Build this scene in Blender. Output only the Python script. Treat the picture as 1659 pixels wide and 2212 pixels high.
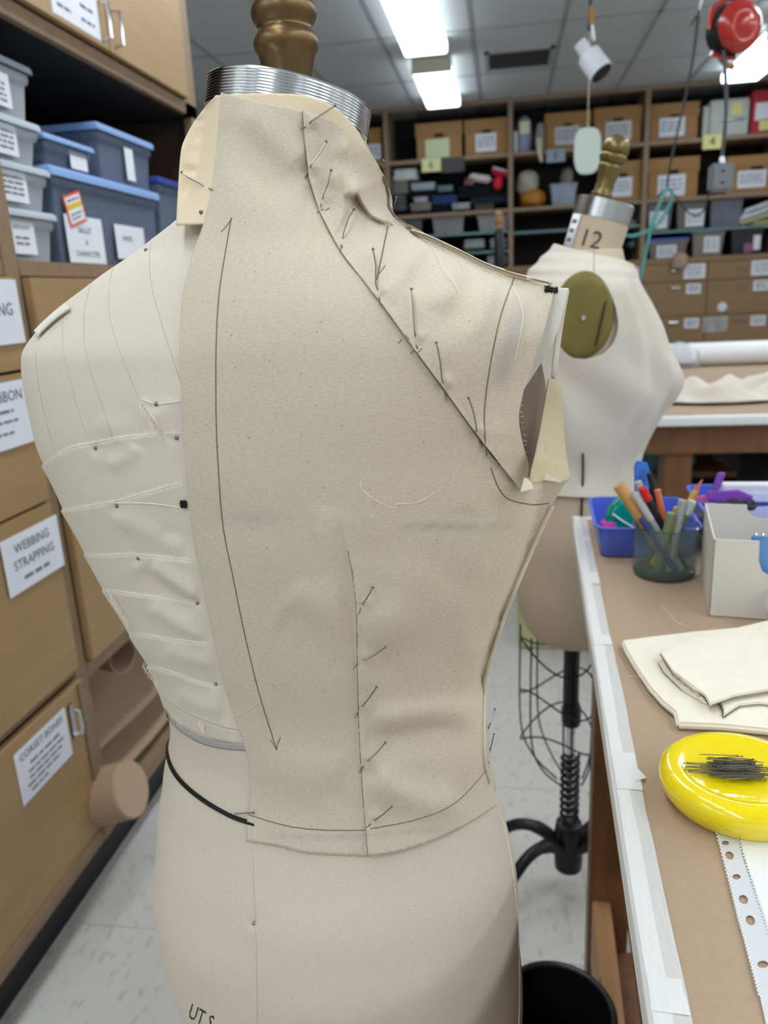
import bpy, bmesh, math, random
import numpy as np
from math import sin, cos, pi, radians, sqrt, atan2
from mathutils import Vector, Matrix
from mathutils.bvhtree import BVHTree
random.seed(7); rng = np.random.default_rng(7)
for o in list(bpy.data.objects): bpy.data.objects.remove(o)
scn = bpy.context.scene; COL = scn.collection

# ------------------------------------------------------------------ camera
W, H, F = 1659, 2212, 1660.0
YAW, PITCH, ROLL, CAMH = radians(9.3), radians(15.9), radians(2.86), 1.42
Dv = Vector((-sin(YAW)*cos(PITCH), cos(YAW)*cos(PITCH), -sin(PITCH)))
_r0 = Vector((cos(YAW), sin(YAW), 0)); _u0 = _r0.cross(Dv)
Rv = cos(ROLL)*_r0 - sin(ROLL)*_u0; Uv = cos(ROLL)*_u0 + sin(ROLL)*_r0
CAM = Vector((0, 0, CAMH))
cd = bpy.data.cameras.new('camera'); cam = bpy.data.objects.new('camera', cd); COL.objects.link(cam)
cam.matrix_world = Matrix(((Rv.x, Uv.x, -Dv.x, CAM.x), (Rv.y, Uv.y, -Dv.y, CAM.y), (Rv.z, Uv.z, -Dv.z, CAM.z), (0, 0, 0, 1)))
cd.sensor_fit = 'VERTICAL'; cd.sensor_height = 36; cd.sensor_width = 27; cd.lens = 36*F/H
cd.clip_start = .02; cd.clip_end = 60
cd.dof.use_dof = True; cd.dof.focus_distance = .54; cd.dof.aperture_fstop = 8.0
scn.camera = cam
# ------------------------------------------------------------------ world / exposure
wd = bpy.data.worlds.new('world'); scn.world = wd; wd.use_nodes = True
wd.node_tree.nodes['Background'].inputs[0].default_value = (.75, .85, 1, 1)
wd.node_tree.nodes['Background'].inputs[1].default_value = .05
vs = scn.view_settings; vs.view_transform = 'Standard'; vs.look = 'None'; vs.exposure = 0.18; vs.gamma = 1; vs.use_curve_mapping = False
LAMP = 10.5          # radiance of the out-of-view fixtures' diffusers; the visible ones are dimmed
try:
    scn.cycles.use_denoising = True; scn.cycles.max_bounces = 8; scn.cycles.transparent_max_bounces = 16
    scn.cycles.caustics_reflective = False; scn.cycles.caustics_refractive = False
except Exception: pass

# ------------------------------------------------------------------ helpers
def ray(x, y): return (Dv*F + Rv*(x-W/2) - Uv*(y-H/2)).normalized()
def at(x, y, **k):
    d = ray(x, y); (ax, v), = k.items(); i = 'XYZ'.index(ax)
    return CAM + d*((v-CAM[i])/d[i])
def proj(p):
    v = Vector(p)-CAM; z = v.dot(Dv); return (W/2+F*v.dot(Rv)/z, H/2-F*v.dot(Uv)/z)
def s2l(c): return c/12.92 if c <= .04045 else ((c+.055)/1.055)**2.4
def rgb(r, g, b): return (s2l(r/255), s2l(g/255), s2l(b/255), 1)
MATS = {}
def M(name, col, rough=.6, metal=0., var=0., vscale=12., bump=0., bscale=300., stretch=(1, 1, 1), alpha=1., emit=0., coat=0., col2=None, spec=.5, uv=False, sheen=0., trans=0., ior=1.45):
    if name in MATS: return MATS[name]
    m = bpy.data.materials.new(name); m.use_nodes = True; nt = m.node_tree; b = nt.nodes['Principled BSDF']; N, Lk = nt.nodes.new, nt.links.new
    b.inputs['Base Color'].default_value = col; b.inputs['Roughness'].default_value = rough; b.inputs['Metallic'].default_value = metal
    b.inputs['Alpha'].default_value = alpha; b.inputs['Specular IOR Level'].default_value = spec
    b.inputs['Coat Weight'].default_value = coat; b.inputs['Sheen Weight'].default_value = sheen
    b.inputs['Transmission Weight'].default_value = trans; b.inputs['IOR'].default_value = ior
    if emit: b.inputs['Emission Color'].default_value = col; b.inputs['Emission Strength'].default_value = emit
    if var or col2 or bump:
        tc = N('ShaderNodeTexCoord'); mp = N('ShaderNodeMapping'); Lk(tc.outputs['UV' if uv else 'Object'], mp.inputs[0]); mp.inputs['Scale'].default_value = stretch
    if var or col2:
        nz = N('ShaderNodeTexNoise'); nz.inputs['Scale'].default_value = vscale; nz.inputs['Detail'].default_value = 6; Lk(mp.outputs[0], nz.inputs[0])
        rp = N('ShaderNodeValToRGB'); rp.color_ramp.elements[0].position = .3; rp.color_ramp.elements[1].position = .7
        c2 = col2 or tuple(min(1, c*(1+var)) for c in col[:3])+(1,); c1 = col if col2 else tuple(c*(1-var) for c in col[:3])+(1,)
        rp.color_ramp.elements[0].color = c1; rp.color_ramp.elements[1].color = c2
        Lk(nz.outputs[0], rp.inputs[0]); Lk(rp.outputs[0], b.inputs['Base Color'])
    if bump:
        n2 = N('ShaderNodeTexNoise'); n2.inputs['Scale'].default_value = bscale; n2.inputs['Detail'].default_value = 3; Lk(mp.outputs[0], n2.inputs[0])
        bp = N('ShaderNodeBump'); bp.inputs['Strength'].default_value = bump; bp.inputs['Distance'].default_value = .002; Lk(n2.outputs[0], bp.inputs['Height']); Lk(bp.outputs[0], b.inputs['Normal'])
    MATS[name] = m; return m

MW = {}   # world matrix of every thing root
def tag(o, label, cat, group=None, kind=None):
    o['label'] = label; o['category'] = cat
    if group: o['group'] = group
    if kind: o['kind'] = kind
    return o
def thing(name, label, cat, loc=(0, 0, 0), rotz=0., group=None):
    o = bpy.data.objects.new(name, None); COL.objects.link(o); o.location = loc; o.rotation_euler = (0, 0, rotz); o.empty_display_size = .05
    MW[o.name] = Matrix.Translation(Vector(loc)) @ Matrix.Rotation(rotz, 4, 'Z')
    return tag(o, label, cat, group)
class B:
    """collects shapes into one mesh"""
    def __init__(s): s.v = []; s.f = []; s.uv = None
    def add(s, v, f):
        k = len(s.v); s.v += [tuple(p) for p in v]; s.f += [tuple(i+k for i in q) for q in f]; return s
    def box(s, x0, x1, y0, y1, z0, z1, m=None):
        v = [(x, y, z) for x in (x0, x1) for y in (y0, y1) for z in (z0, z1)]
        if m is not None: v = [m @ Vector(p) for p in v]
        return s.add(v, [(0, 1, 3, 2), (4, 6, 7, 5), (0, 4, 5, 1), (2, 3, 7, 6), (0, 2, 6, 4), (1, 5, 7, 3)])
    def cbox(s, c, d, m=None): return s.box(c[0]-d[0]/2, c[0]+d[0]/2, c[1]-d[1]/2, c[1]+d[1]/2, c[2]-d[2]/2, c[2]+d[2]/2, m)
    def lathe(s, prof, n=32, c=(0, 0, 0), sx=1, sy=1, m=None, cap=True):
        v = []; f = []
        for r, z in prof:
            for i in range(n):
                a = 2*pi*i/n; p = Vector((r*cos(a)*sx, r*sin(a)*sy, z))
                if m is not None: p = m @ p
                v.append(p+Vector(c))
        for j in range(len(prof)-1):
            for i in range(n): k = (i+1) % n; f.append((j*n+i, j*n+k, (j+1)*n+k, (j+1)*n+i))
        if cap: f.append(tuple(range(n-1, -1, -1))); f.append(tuple((len(prof)-1)*n+i for i in range(n)))
        return s.add(v, f)
    def tube(s, path, r, n=8, closed=False):
        P = [Vector(p) for p in path]; R = r if isinstance(r, (list, tuple)) else [r]*len(P); v = []; f = []
        up = None
        for i, p in enumerate(P):
            a = P[i-1] if (i > 0 or closed) else p; b = P[(i+1) % len(P)] if (i < len(P)-1 or closed) else p
            t = (b-a).normalized() if (b-a).length > 1e-9 else Vector((0, 0, 1))
            if up is None: up = t.orthogonal()
            up = (up-t*up.dot(t)); up = up.normalized() if up.length > 1e-6 else t.orthogonal().normalized()
            w = t.cross(up)
            for k in range(n): an = 2*pi*k/n; v.append(p+(up*cos(an)+w*sin(an))*R[i])
        m = len(P)
        for j in range(m if closed else m-1):
            jj = (j+1) % m
            for k in range(n): kk = (k+1) % n; f.append((j*n+k, j*n+kk, jj*n+kk, jj*n+k))
        if not closed: f.append(tuple(range(n-1, -1, -1))); f.append(tuple((m-1)*n+k for k in range(n)))
        return s.add(v, f)
    def prism(s, poly, h, m):
        """poly 2-D (x,z) extruded along +y by h, placed by matrix m"""
        n = len(poly); v = [m @ Vector((x, 0, z)) for x, z in poly]+[m @ Vector((x, h, z)) for x, z in poly]
        f = [tuple(range(n)), tuple(range(2*n-1, n-1, -1))]+[(i, i+n, (i+1) % n+n, (i+1) % n) for i in range(n)]
        return s.add(v, f)
    def grid(s, P):
        P = np.asarray(P); r, c = P.shape[:2]
        k = len(s.v); s.v += [tuple(p) for p in P.reshape(-1, 3).tolist()]
        for j in range(r-1):
            b = k+j*c; s.f += [(b+i, b+i+1, b+c+i+1, b+c+i) for i in range(c-1)]
        return s
    def build(s, name, mat, parent=None, smooth=False, bevel=0., world=True, seg=2, solid=0., sharp=40, sub=0):
        me = bpy.data.meshes.new(name)
        v = s.v
        if parent is not None and world:
            root = parent
            off = parent_world(parent).inverted(); v = [off @ Vector(p) for p in v]
        me.from_pydata([tuple(p) for p in v], [], s.f); 
        bm = bmesh.new(); bm.from_mesh(me); bmesh.ops.recalc_face_normals(bm, faces=bm.faces)
        if bevel:
            es = [e for e in bm.edges if len(e.link_faces) == 2 and e.calc_face_angle(0) > .6]
            bmesh.ops.bevel(bm, geom=es, offset=bevel, segments=seg, affect='EDGES', clamp_overlap=True)
        bm.to_mesh(me); bm.free()
        if smooth or bevel:
            me.polygons.foreach_set('use_smooth', [True]*len(me.polygons))
            try: me.set_sharp_from_angle(angle=radians(sharp))
            except Exception: pass
        me.materials.append(mat); o = bpy.data.objects.new(name, me); COL.objects.link(o)
        if parent is not None: o.parent = parent
        if solid: md = o.modifiers.new('thickness', 'SOLIDIFY'); md.thickness = abs(solid); md.offset = -1 if solid > 0 else 1
        if sub: md = o.modifiers.new('sub', 'SUBSURF'); md.levels = sub; md.render_levels = sub
        return o
def parent_world(o):
    if o is None: return Matrix()
    if o.name in MW: return MW[o.name]
    m = Matrix.Translation(o.location) @ o.rotation_euler.to_matrix().to_4x4()
    return parent_world(o.parent) @ m if o.parent else m
def dup(o, parent=None, loc=None, rot=None, label=None):
    c = o.copy(); COL.objects.link(c)
    if parent is not None: c.parent = parent
    if loc is not None: c.location = loc
    if rot is not None: c.rotation_euler = rot
    if label: c['label'] = label
    for ch in [k for k in ALLCH(o)]: dup(ch, c)
    return c
def ALLCH(o): return [x for x in COL.objects if x.parent == o]
def struct(o): o['kind'] = 'structure'; return o
def cr(pts, n=12, closed=False):
    """Catmull-Rom through the points"""
    P = [np.array(p, float) for p in pts]; out = []
    m = len(P)
    for i in range(m-1):
        p0 = P[max(i-1, 0)]; p1 = P[i]; p2 = P[i+1]; p3 = P[min(i+2, m-1)]
        for k in range(n):
            t = k/n; out.append(.5*((2*p1)+(-p0+p2)*t+(2*p0-5*p1+4*p2-p3)*t*t+(-p0+3*p1-3*p2+p3)*t**3))
    out.append(P[-1]); return out
_TXT = {}
def text_geo(s, size=1., align='CENTER'):
    """flat text outline as (verts2d, faces)"""
    key = (s, align)
    if key not in _TXT:
        cu = bpy.data.curves.new('t', 'FONT'); cu.body = s; cu.align_x = align; cu.align_y = 'CENTER'; cu.resolution_u = 2
        ob = bpy.data.objects.new('t', cu); COL.objects.link(ob); dg = bpy.context.evaluated_depsgraph_get(); dg.update()
        me = bpy.data.meshes.new_from_object(ob.evaluated_get(dg)); _TXT[key] = ([(v.co.x, v.co.y) for v in me.vertices], [tuple(p.vertices) for p in me.polygons])
        bpy.data.objects.remove(ob); bpy.data.curves.remove(cu); bpy.data.meshes.remove(me)
    v, f = _TXT[key]; return [(x*size, y*size) for x, y in v], f
def frame_m(o, xd, zd):
    """matrix: local x->xd, local z->zd (text up), local y-> out the back"""
    x = Vector(xd).normalized(); z = Vector(zd); z = (z-x*z.dot(x)).normalized(); y = z.cross(x)
    return Matrix(((x.x, y.x, z.x, o[0]), (x.y, y.y, z.y, o[1]), (x.z, y.z, z.z, o[2]), (0, 0, 0, 1)))
def lettering(parent, m, lines, mat, y=-.0006, name='lettering'):
    """lines: (text, size, x, z) on the local xz plane facing -y"""
    b = B()
    for s, sz, x, z in lines:
        v, f = text_geo(s, sz); b.add([m @ Vector((x+a, y, z+c)) for a, c in v], f)
    return b.build(name, mat, parent)
def scribble(parent, m, rows, mat, y=-.0006, name='print_lines'):
    """unreadable small print: thin grey strokes; rows: (x0,x1,z,h)"""
    b = B()
    for x0, x1, z, h in rows:
        x = x0
        while x < x1:
            l = random.uniform(2.5, 6)*h; b.box(x, min(x+l, x1), y, y+.0003, z-h/2, z+h/2, m); x += l+h*.9
    o = b.build(name, mat, parent); o['kind'] = 'stuff'; return o

# ------------------------------------------------------------------ materials
m_wood = M('birch_ply', rgb(164, 134, 95), .5, var=.07, vscale=5, stretch=(1, 1, 7), bump=.05, bscale=90)
m_woodh = M('birch_ply_edge', rgb(140, 116, 92), .55, var=.10, vscale=6, stretch=(1, 6, 6))
m_wood_red = M('stained_wood', rgb(116, 78, 48), .5, var=.22, vscale=5, stretch=(6, 6, 1))
m_wood_back = M('oak_veneer', rgb(146, 116, 82), .55, var=.08, vscale=4, stretch=(1, 1, 5))
m_shelf_edge = M('shelf_edging', rgb(146, 124, 102), .55, var=.06)
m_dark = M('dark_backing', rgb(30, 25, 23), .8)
m_black = M('black_plastic', rgb(16, 16, 17), .45)
m_blackm = M('black_cast_iron', rgb(24, 26, 30), .4, metal=.2)
m_paper = M('white_paper', rgb(226, 229, 238), .7, var=.03, vscale=8)
m_print = M('grey_print', rgb(120, 122, 130), .8)
m_ink = M('black_ink', rgb(28, 28, 30), .7)
m_steel = M('brushed_steel', rgb(190, 192, 196), .28, metal=1, bump=.05, bscale=400)
m_pin = M('pin_steel', rgb(128, 124, 116), .3, metal=.75)
m_chrome = M('chrome', rgb(210, 212, 216), .15, metal=1)
m_floor = M('vinyl_tile', rgb(200, 198, 193), .38, col2=rgb(180, 178, 174), vscale=34, stretch=(1.6, .7, 1))
_r = [n for n in m_floor.node_tree.nodes if n.type == 'VALTORGB'][0].color_ramp; _r.elements[0].position = .56; _r.elements[1].position = .66
m_wall = M('painted_wall', rgb(205, 205, 200), .8)
m_ctile = M('ceiling_tile', rgb(206, 210, 216), .85, var=.03, vscale=60)
m_cgrid = M('ceiling_grid', rgb(166, 170, 176), .6)
m_card = M('archive_cardboard', rgb(160, 120, 76), .75, var=.07, vscale=6)
m_kraft = M('kraft_paper', rgb(172, 148, 124), .75, var=.035, vscale=160, bump=.12, bscale=220)
m_tape = M('masking_tape', rgb(222, 222, 220), .6, var=.03, vscale=60, stretch=(6, 1, 1), bump=.1, bscale=300)
m_tape2 = M('overlapped_tape', rgb(204, 202, 198), .6, var=.04, vscale=60, stretch=(6, 1, 1), bump=.1, bscale=300)
m_white = M('white_laminate', rgb(228, 230, 232), .4)
m_brass = M('aged_gold_paint', rgb(116, 92, 62), .34, metal=.65, var=.2, vscale=30, bump=.1, bscale=120)
m_brass2 = M('olive_gold_paint', rgb(118, 104, 60), .32, metal=.5, var=.1, vscale=30)
m_muslin2 = M('folded_muslin', rgb(234, 226, 208), .85, var=.03, vscale=50, bump=.12, bscale=900, sheen=.1)
m_whitecloth = M('white_calico', rgb(214, 206, 195), .85, var=.02, vscale=20, bump=.1, bscale=700)
m_thread = M('cream_thread', rgb(240, 230, 208), .8)
m_pencil = M('pencil_graphite', rgb(104, 98, 90), .6)
m_seam = M('seam_fold_thread', rgb(138, 122, 102), .8)
m_card2 = M('manila_card', rgb(224, 208, 178), .7, var=.02, vscale=30)
m_blkthread = M('black_thread', rgb(10, 10, 12), .7)
m_frost = M('frosted_plastic', rgb(216, 222, 230), .3, alpha=.36)
m_frostlid = M('frosted_lid', rgb(206, 216, 226), .35, alpha=.85)
m_bluelid = M('pale_blue_lid', rgb(144, 178, 230), .35)
m_navylid = M('navy_lid', rgb(52, 72, 150), .35)
m_smoke = M('smoky_plastic', rgb(124, 138, 164), .3, alpha=.48)
def fabric(name, col, pitch=.0011, weave=.5, blotch=.05, fleck=.25, bumpd=.0004, dark=.78, stain=None):
    m = bpy.data.materials.new(name); m.use_nodes = True; nt = m.node_tree; b = nt.nodes['Principled BSDF']; N, Lk = nt.nodes.new, nt.links.new
    b.inputs['Roughness'].default_value = .88; b.inputs['Specular IOR Level'].default_value = .25; b.inputs['Sheen Weight'].default_value = .12
    tc = N('ShaderNodeTexCoord'); uv = tc.outputs['UV']
    # slightly wandering threads
    dn = N('ShaderNodeTexNoise'); dn.inputs['Scale'].default_value = 160; dn.inputs['Detail'].default_value = 2; Lk(uv, dn.inputs[0])
    ds = N('ShaderNodeVectorMath'); ds.operation = 'SCALE'; ds.inputs['Scale'].default_value = pitch*.5; Lk(dn.outputs['Color'], ds.inputs[0])
    ad = N('ShaderNodeVectorMath'); ad.operation = 'ADD'; Lk(uv, ad.inputs[0]); Lk(ds.outputs[0], ad.inputs[1])
    sep = N('ShaderNodeSeparateXYZ'); Lk(ad.outputs[0], sep.inputs[0])
    def wave(sock):
        mu = N('ShaderNodeMath'); mu.operation = 'MULTIPLY'; mu.inputs[1].default_value = 2*pi/pitch; Lk(sock, mu.inputs[0])
        si = N('ShaderNodeMath'); si.operation = 'SINE'; Lk(mu.outputs[0], si.inputs[0]); return si.outputs[0]
    sx, sy = wave(sep.outputs[0]), wave(sep.outputs[1])
    mx = N('ShaderNodeMath'); mx.operation = 'MAXIMUM'; Lk(sx, mx.inputs[0]); Lk(sy, mx.inputs[1])
    mr = N('ShaderNodeMapRange'); mr.inputs[1].default_value = -.8; mr.inputs[2].default_value = .3; Lk(mx.outputs[0], mr.inputs[0])
    # irregular thread tone: noise stretched along the weft
    mp = N('ShaderNodeMapping'); mp.inputs['Scale'].default_value = (330, 1000, 1); Lk(uv, mp.inputs[0])
    wn = N('ShaderNodeTexNoise'); wn.inputs['Scale'].default_value = 1; wn.inputs['Detail'].default_value = 3; Lk(mp.outputs[0], wn.inputs[0])
    bn = N('ShaderNodeTexNoise'); bn.inputs['Scale'].default_value = 14; bn.inputs['Detail'].default_value = 4; Lk(uv, bn.inputs[0])
    def mix(fac, a, bb, mode='MIX'):
        x = N('ShaderNodeMix'); x.data_type = 'RGBA'; x.blend_type = mode
        if isinstance(fac, float): x.inputs[0].default_value = fac
        else: Lk(fac, x.inputs[0])
        for s, v in ((6, a), (7, bb)):
            if isinstance(v, tuple): x.inputs[s].default_value = v
            else: Lk(v, x.inputs[s])
        return x.outputs[2]
    hi = tuple(min(1, c*(1+blotch)) for c in col[:3])+(1,); lo = (col[0]*(1-blotch), col[1]*(1-blotch*1.1), col[2]*(1-blotch*1.3), 1)
    c = mix(bn.outputs[0], lo, hi)
    mr2 = N('ShaderNodeMapRange'); mr2.inputs[3].default_value = 1-weave*.32; mr2.inputs[4].default_value = 1+weave*.22; mr2.inputs[1].default_value = .3; mr2.inputs[2].default_value = .7; Lk(wn.outputs[0], mr2.inputs[0])
    cv = N('ShaderNodeCombineColor')
    for i in range(3): Lk(mr2.outputs[0], cv.inputs[i])
    c = mix(1., c, cv.outputs[0], 'MULTIPLY')
    mr3 = N('ShaderNodeMapRange'); mr3.inputs[3].default_value = 1-(1-dark)*weave*2; mr3.inputs[4].default_value = 1; Lk(mr.outputs[0], mr3.inputs[0])
    cw = N('ShaderNodeCombineColor')
    for i in range(3): Lk(mr3.outputs[0], cw.inputs[i])
    c = mix(1., c, cw.outputs[0], 'MULTIPLY')
    if fleck:   # dark seed flecks
        fn = N('ShaderNodeTexVoronoi'); fn.inputs['Scale'].default_value = 95; Lk(uv, fn.inputs[0])
        lt = N('ShaderNodeMath'); lt.operation = 'LESS_THAN'; lt.inputs[1].default_value = .055; Lk(fn.outputs['Distance'], lt.inputs[0])
        ms = N('ShaderNodeMath'); ms.operation = 'MULTIPLY'; ms.inputs[1].default_value = fleck; Lk(lt.outputs[0], ms.inputs[0])
        c = mix(ms.outputs[0], c, rgb(70, 56, 44))
    if stain:   # smudged blue marking-pen stain woven into the cloth (vertex attribute)
        at_ = N('ShaderNodeAttribute'); at_.attribute_name = 'stain'
        c = mix(at_.outputs['Fac'], c, rgb(128, 134, 150))
    Lk(c, b.inputs['Base Color'])
    bp = N('ShaderNodeBump'); bp.inputs['Strength'].default_value = .55; bp.inputs['Distance'].default_value = bumpd; Lk(mr.outputs[0], bp.inputs['Height'])
    Lk(bp.outputs[0], b.inputs['Normal']); return m
m_muslin = fabric('unbleached_muslin', rgb(211, 199, 179), .0011, .33, .05, .45, stain=True)
m_cover = fabric('form_cover_twill', rgb(220, 211, 196), .0007, .14, .03, .25, bumpd=.0002)
m_linen = fabric('form_hip_linen', rgb(214, 203, 186), .0009, .22, .04, .25, bumpd=.0002)

# ------------------------------------------------------------------ room
SB = 1.5; YB = 7.8; CEIL = CAMH+1.09*SB
RX0, RX1, RY0, RY1 = -3.2, 5.4, -3.4, YB+.62
fl = struct(B().box(RX0, RX1, RY0, RY1, -.1, -.004).build('floor', M('floor_bed', rgb(150, 150, 148), .7)))
tile = None
x0 = -1.05+.02; k = 0
ys = 1.37
for i in range(-4, 9):
    for j in range(-4, 11):
        ax = x0+i*.61; ay = ys+(j-1)*.61
        if ax < RX0 or ax+.61 > RX1 or ay < RY0 or ay+.61 > RY1: continue
        if tile is None:
            tile = B().box(.0008, .6092, .0008, .6092, -.004, 0).build('floor_tile', m_floor); tile.parent = fl; tile.location = (ax, ay, 0)
        else: t = tile.copy(); COL.objects.link(t); t.location = (ax, ay, 0)
ce = struct(B().box(RX0, RX1, RY0, RY1, CEIL+.02, CEIL+.1).build('ceiling', m_cgrid))
GX, GY = .6, 1.14; tile = None
for i in range(-8, 12):
    for j in range(-9, 5):
        ax = -.2025+i*GX; ay = 5.775+j*GY
        if ax < RX0-.05 or ax+GX > RX1+.4 or ay < RY0-.3 or ay+GY > RY1+1: continue
        if tile is None:
            tile = B().box(.012, GX-.012, .012, GY-.012, .004, .016).build('ceiling_tile', m_ctile, bevel=.002); tile.parent = ce; tile.location = (ax, ay, CEIL)
        else: t = tile.copy(); COL.objects.link(t); t.location = (ax, ay, CEIL)
gb = B()
for i in range(-8, 13):
    ax = -.2025+i*GX
    if RX0 < ax < RX1: gb.box(ax-.012, ax+.012, RY0, RY1, CEIL-.001, CEIL+.02)
for j in range(-9, 6):
    ay = 5.775+j*GY
    if RY0 < ay < RY1: gb.box(RX0, RX1, ay-.012, ay+.012, CEIL-.001, CEIL+.0205)
gb.build('ceiling_grid', m_cgrid, ce)
struct(B().box(RX0-.1, RX0, RY0, RY1, 0, CEIL+.1).build('wall_left', m_wall))
struct(B().box(RX1, RX1+.1, RY0, RY1, 0, CEIL+.1).build('wall_right', m_wall))
struct(B().box(RX0-.1, RX1+.1, RY1, RY1+.1, 0, CEIL+.1).build('wall_back', m_wall))
struct(B().box(RX0-.1, RX1+.1, RY0-.1, RY0, 0, CEIL+.1).build('wall_front', m_wall))

m_diff = M('lamp_diffuser', (.90, .96, 1, 1), .4, emit=LAMP); m_diff2 = M('dimmed_lamp_diffuser', (.84, .95, 1, 1), .4, emit=LAMP*.36)  # second diffuser: visible fixtures dimmed against the rest to curb their glare
m_house = M('lamp_housing', rgb(205, 200, 185), .5)
def ceiling_light(x, y, label, group=None, md=None):
    t = thing('ceiling_light', label, 'light', (x, y, CEIL), 0, group)
    w, l, h = .145, .58, .10
    B().box(x-w+.012, x+w-.012, y-l-.004, y+l+.004, CEIL-.045, CEIL+.002).build('housing', m_house, t, bevel=.003)
    # tapered wrap-around diffuser
    P = []
    v = []
    for (dx, dy, z) in ((w, l, -.035), (w, l, -.085), (w-.012, l-.012, -.10)):
        v += [(x-dx, y-dy, CEIL+z), (x+dx, y-dy, CEIL+z), (x+dx, y+dy, CEIL+z), (x-dx, y+dy, CEIL+z)]
    f = [(j*4+i, j*4+(i+1) % 4, j*4+4+(i+1) % 4, j*4+4+i) for j in range(2) for i in range(4)]+[(8, 9, 10, 11)]
    B().add(v, f).build('diffuser', md or m_diff, t)
    B().box(x-w-.004, x+w+.004, y-l-.012, y-l-.002, CEIL-.10, CEIL).build('end_cap', m_house, t, bevel=.003)
    B().box(x-w-.004, x+w+.004, y+l+.002, y+l+.012, CEIL-.06, CEIL).build('end_cap', m_house, t, bevel=.003)
ceiling_light(-.515, 5.29, 'bright rectangular ceiling light nearest the wooden finial of the front dress form', md=m_diff2)
ceiling_light(-.515, 6.9, 'smaller rectangular ceiling light just above the cardboard boxes shelf', md=m_diff2)
ceiling_light(1.94, 6.9, 'bright ceiling light half hidden behind the red cord reel', md=m_diff2)
for x in (-.515, 1.94, 4.2):
    for y in (3.69, 2.08, .47, -1.14, -2.75): ceiling_light(x, y, 'rectangular ceiling light overhead outside the picture', 'ceiling lights overhead out of the picture')
for y in (-1.14, -2.75): ceiling_light(-2.4, y, 'rectangular ceiling light overhead outside the picture', 'ceiling lights overhead out of the picture')
ceiling_light(1.94, 5.29, 'rectangular ceiling light overhead outside the picture', 'ceiling lights overhead out of the picture')
# air vent
t = thing('air_vent', 'dark slatted air vent in the ceiling between two lights', 'vent', (.12, 6.53, CEIL))
vx0, vx1, vy0, vy1 = -.13, .37, 6.30, 6.78
fb = B().box(vx0, vx1, vy0, vy0+.03, CEIL-.012, CEIL+.01).box(vx0, vx1, vy1-.03, vy1, CEIL-.012, CEIL+.01).box(vx0, vx0+.03, vy0, vy1, CEIL-.012, CEIL+.01).box(vx1-.03, vx1, vy0, vy1, CEIL-.012, CEIL+.01)
fb.build('vent_frame', m_cgrid, t)
B().box(vx0+.02, vx1-.02, vy0+.02, vy1-.02, CEIL-.0025, CEIL+.004).build('duct_opening', m_black, t)
for i in range(11):
    y = vy0+.05+i*.038; B().box(vx0+.03, vx1-.03, y-.002, y+.016, CEIL-.010, CEIL-.007, ).build('vent_slat', M('vent_grey', rgb(70, 72, 76), .6), t)

# ================================================================== front dress form
ZK = np.array([.72, .78, .84, .90, .96, 1.02, 1.07, 1.12, 1.17, 1.22, 1.27, 1.32, 1.355, 1.385, 1.41, 1.435, 1.46, 1.485, 1.51, 1.54, 1.58])
HA = np.array([.1320, .1575, .1690, .1688, .1622, .1512, .1425, .1430, .1607, .1822, .1985, .2072, .2102, .2098, .1934, .1458, .0911, .0690, .0660, .0635, .062])
HX = np.array([.015, .0072, -.0034, -.0063, -.0030, -.0050, -.0025, -.0095, -.0172, -.0207, -.0225, -.0267, -.0261, -.023, -.0178, -.0158, -.0083, -.003, .001, .003, .004])
HB = np.array([.10, .12, .13, .13, .12, .10, .088, .09, .098, .106, .112, .116, .116, .113, .108, .10, .09, .081, .075, .070, .067])
HF = np.array([.09, .105, .11, .11, .105, .098, .092, .10, .125, .14, .138, .125, .11, .10, .09, .082, .076, .071, .068, .066, .064])
HY = np.array([0.]*14+[.002, .005, .01, .014, .018, .022, .028])
HN = np.array([2.2]*10+[2.25, 2.3, 2.35, 2.4, 2.4, 2.35, 2.3, 2.1, 2, 2, 2.])
def pchip(xk, yk, x):
    h = np.diff(xk); d = np.diff(yk)/h; m = np.zeros_like(yk)
    for i in range(1, len(xk)-1):
        if d[i-1]*d[i] > 0:
            w1 = 2*h[i]+h[i-1]; w2 = h[i]+2*h[i-1]; m[i] = (w1+w2)/(w1/d[i-1]+w2/d[i])
    m[0] = d[0]; m[-1] = d[-1]; x = np.clip(x, xk[0], xk[-1]); k = np.clip(np.searchsorted(xk, x)-1, 0, len(xk)-2); t = (x-xk[k])/h[k]
    return (1+2*t)*(1-t)**2*yk[k]+t*(1-t)**2*h[k]*m[k]+t*t*(3-2*t)*yk[k+1]+t*t*(t-1)*h[k]*m[k+1]
FCX, FCY = -.1507143, .5600761
_d0 = np.array([-.2599, .9656]); _a = radians(31.243)
FF = np.array([_d0[0]*cos(_a)+_d0[1]*sin(_a), -_d0[0]*sin(_a)+_d0[1]*cos(_a)]); FR = np.array([FF[1], -FF[0]])   # facing, right
def hull(th, z, K=None):
    A_, X_, B_, Fr, Y_ = K or (HA, HX, HB, HF, HY)
    a, x0, bb, bf, y0, n = (pchip(ZK, q, z) for q in (A_, X_, B_, Fr, Y_, HN))
    s, c = np.sin(th), np.cos(th)
    x = x0+a*np.sign(s)*np.abs(s)**(2/n); y = -np.where(c > 0, bb, bf)*np.sign(c)*np.abs(c)**(2/n)+y0
    return np.stack([FCX+x*FR[0]+y*FF[0], FCY+x*FR[1]+y*FF[1], z+0*x], -1)
def loc2w(x, y, z): return Vector((FCX+x*FR[0]+y*FF[0], FCY+x*FR[1]+y*FF[1], z))
nD, nR, nU, nC = (np.array(v) for v in (Dv, Rv, Uv, CAM))
def projA(P):
    v = P-nC; z = v@nD; return W/2+F*(v@nR)/z, H/2-F*(v@nU)/z
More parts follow.
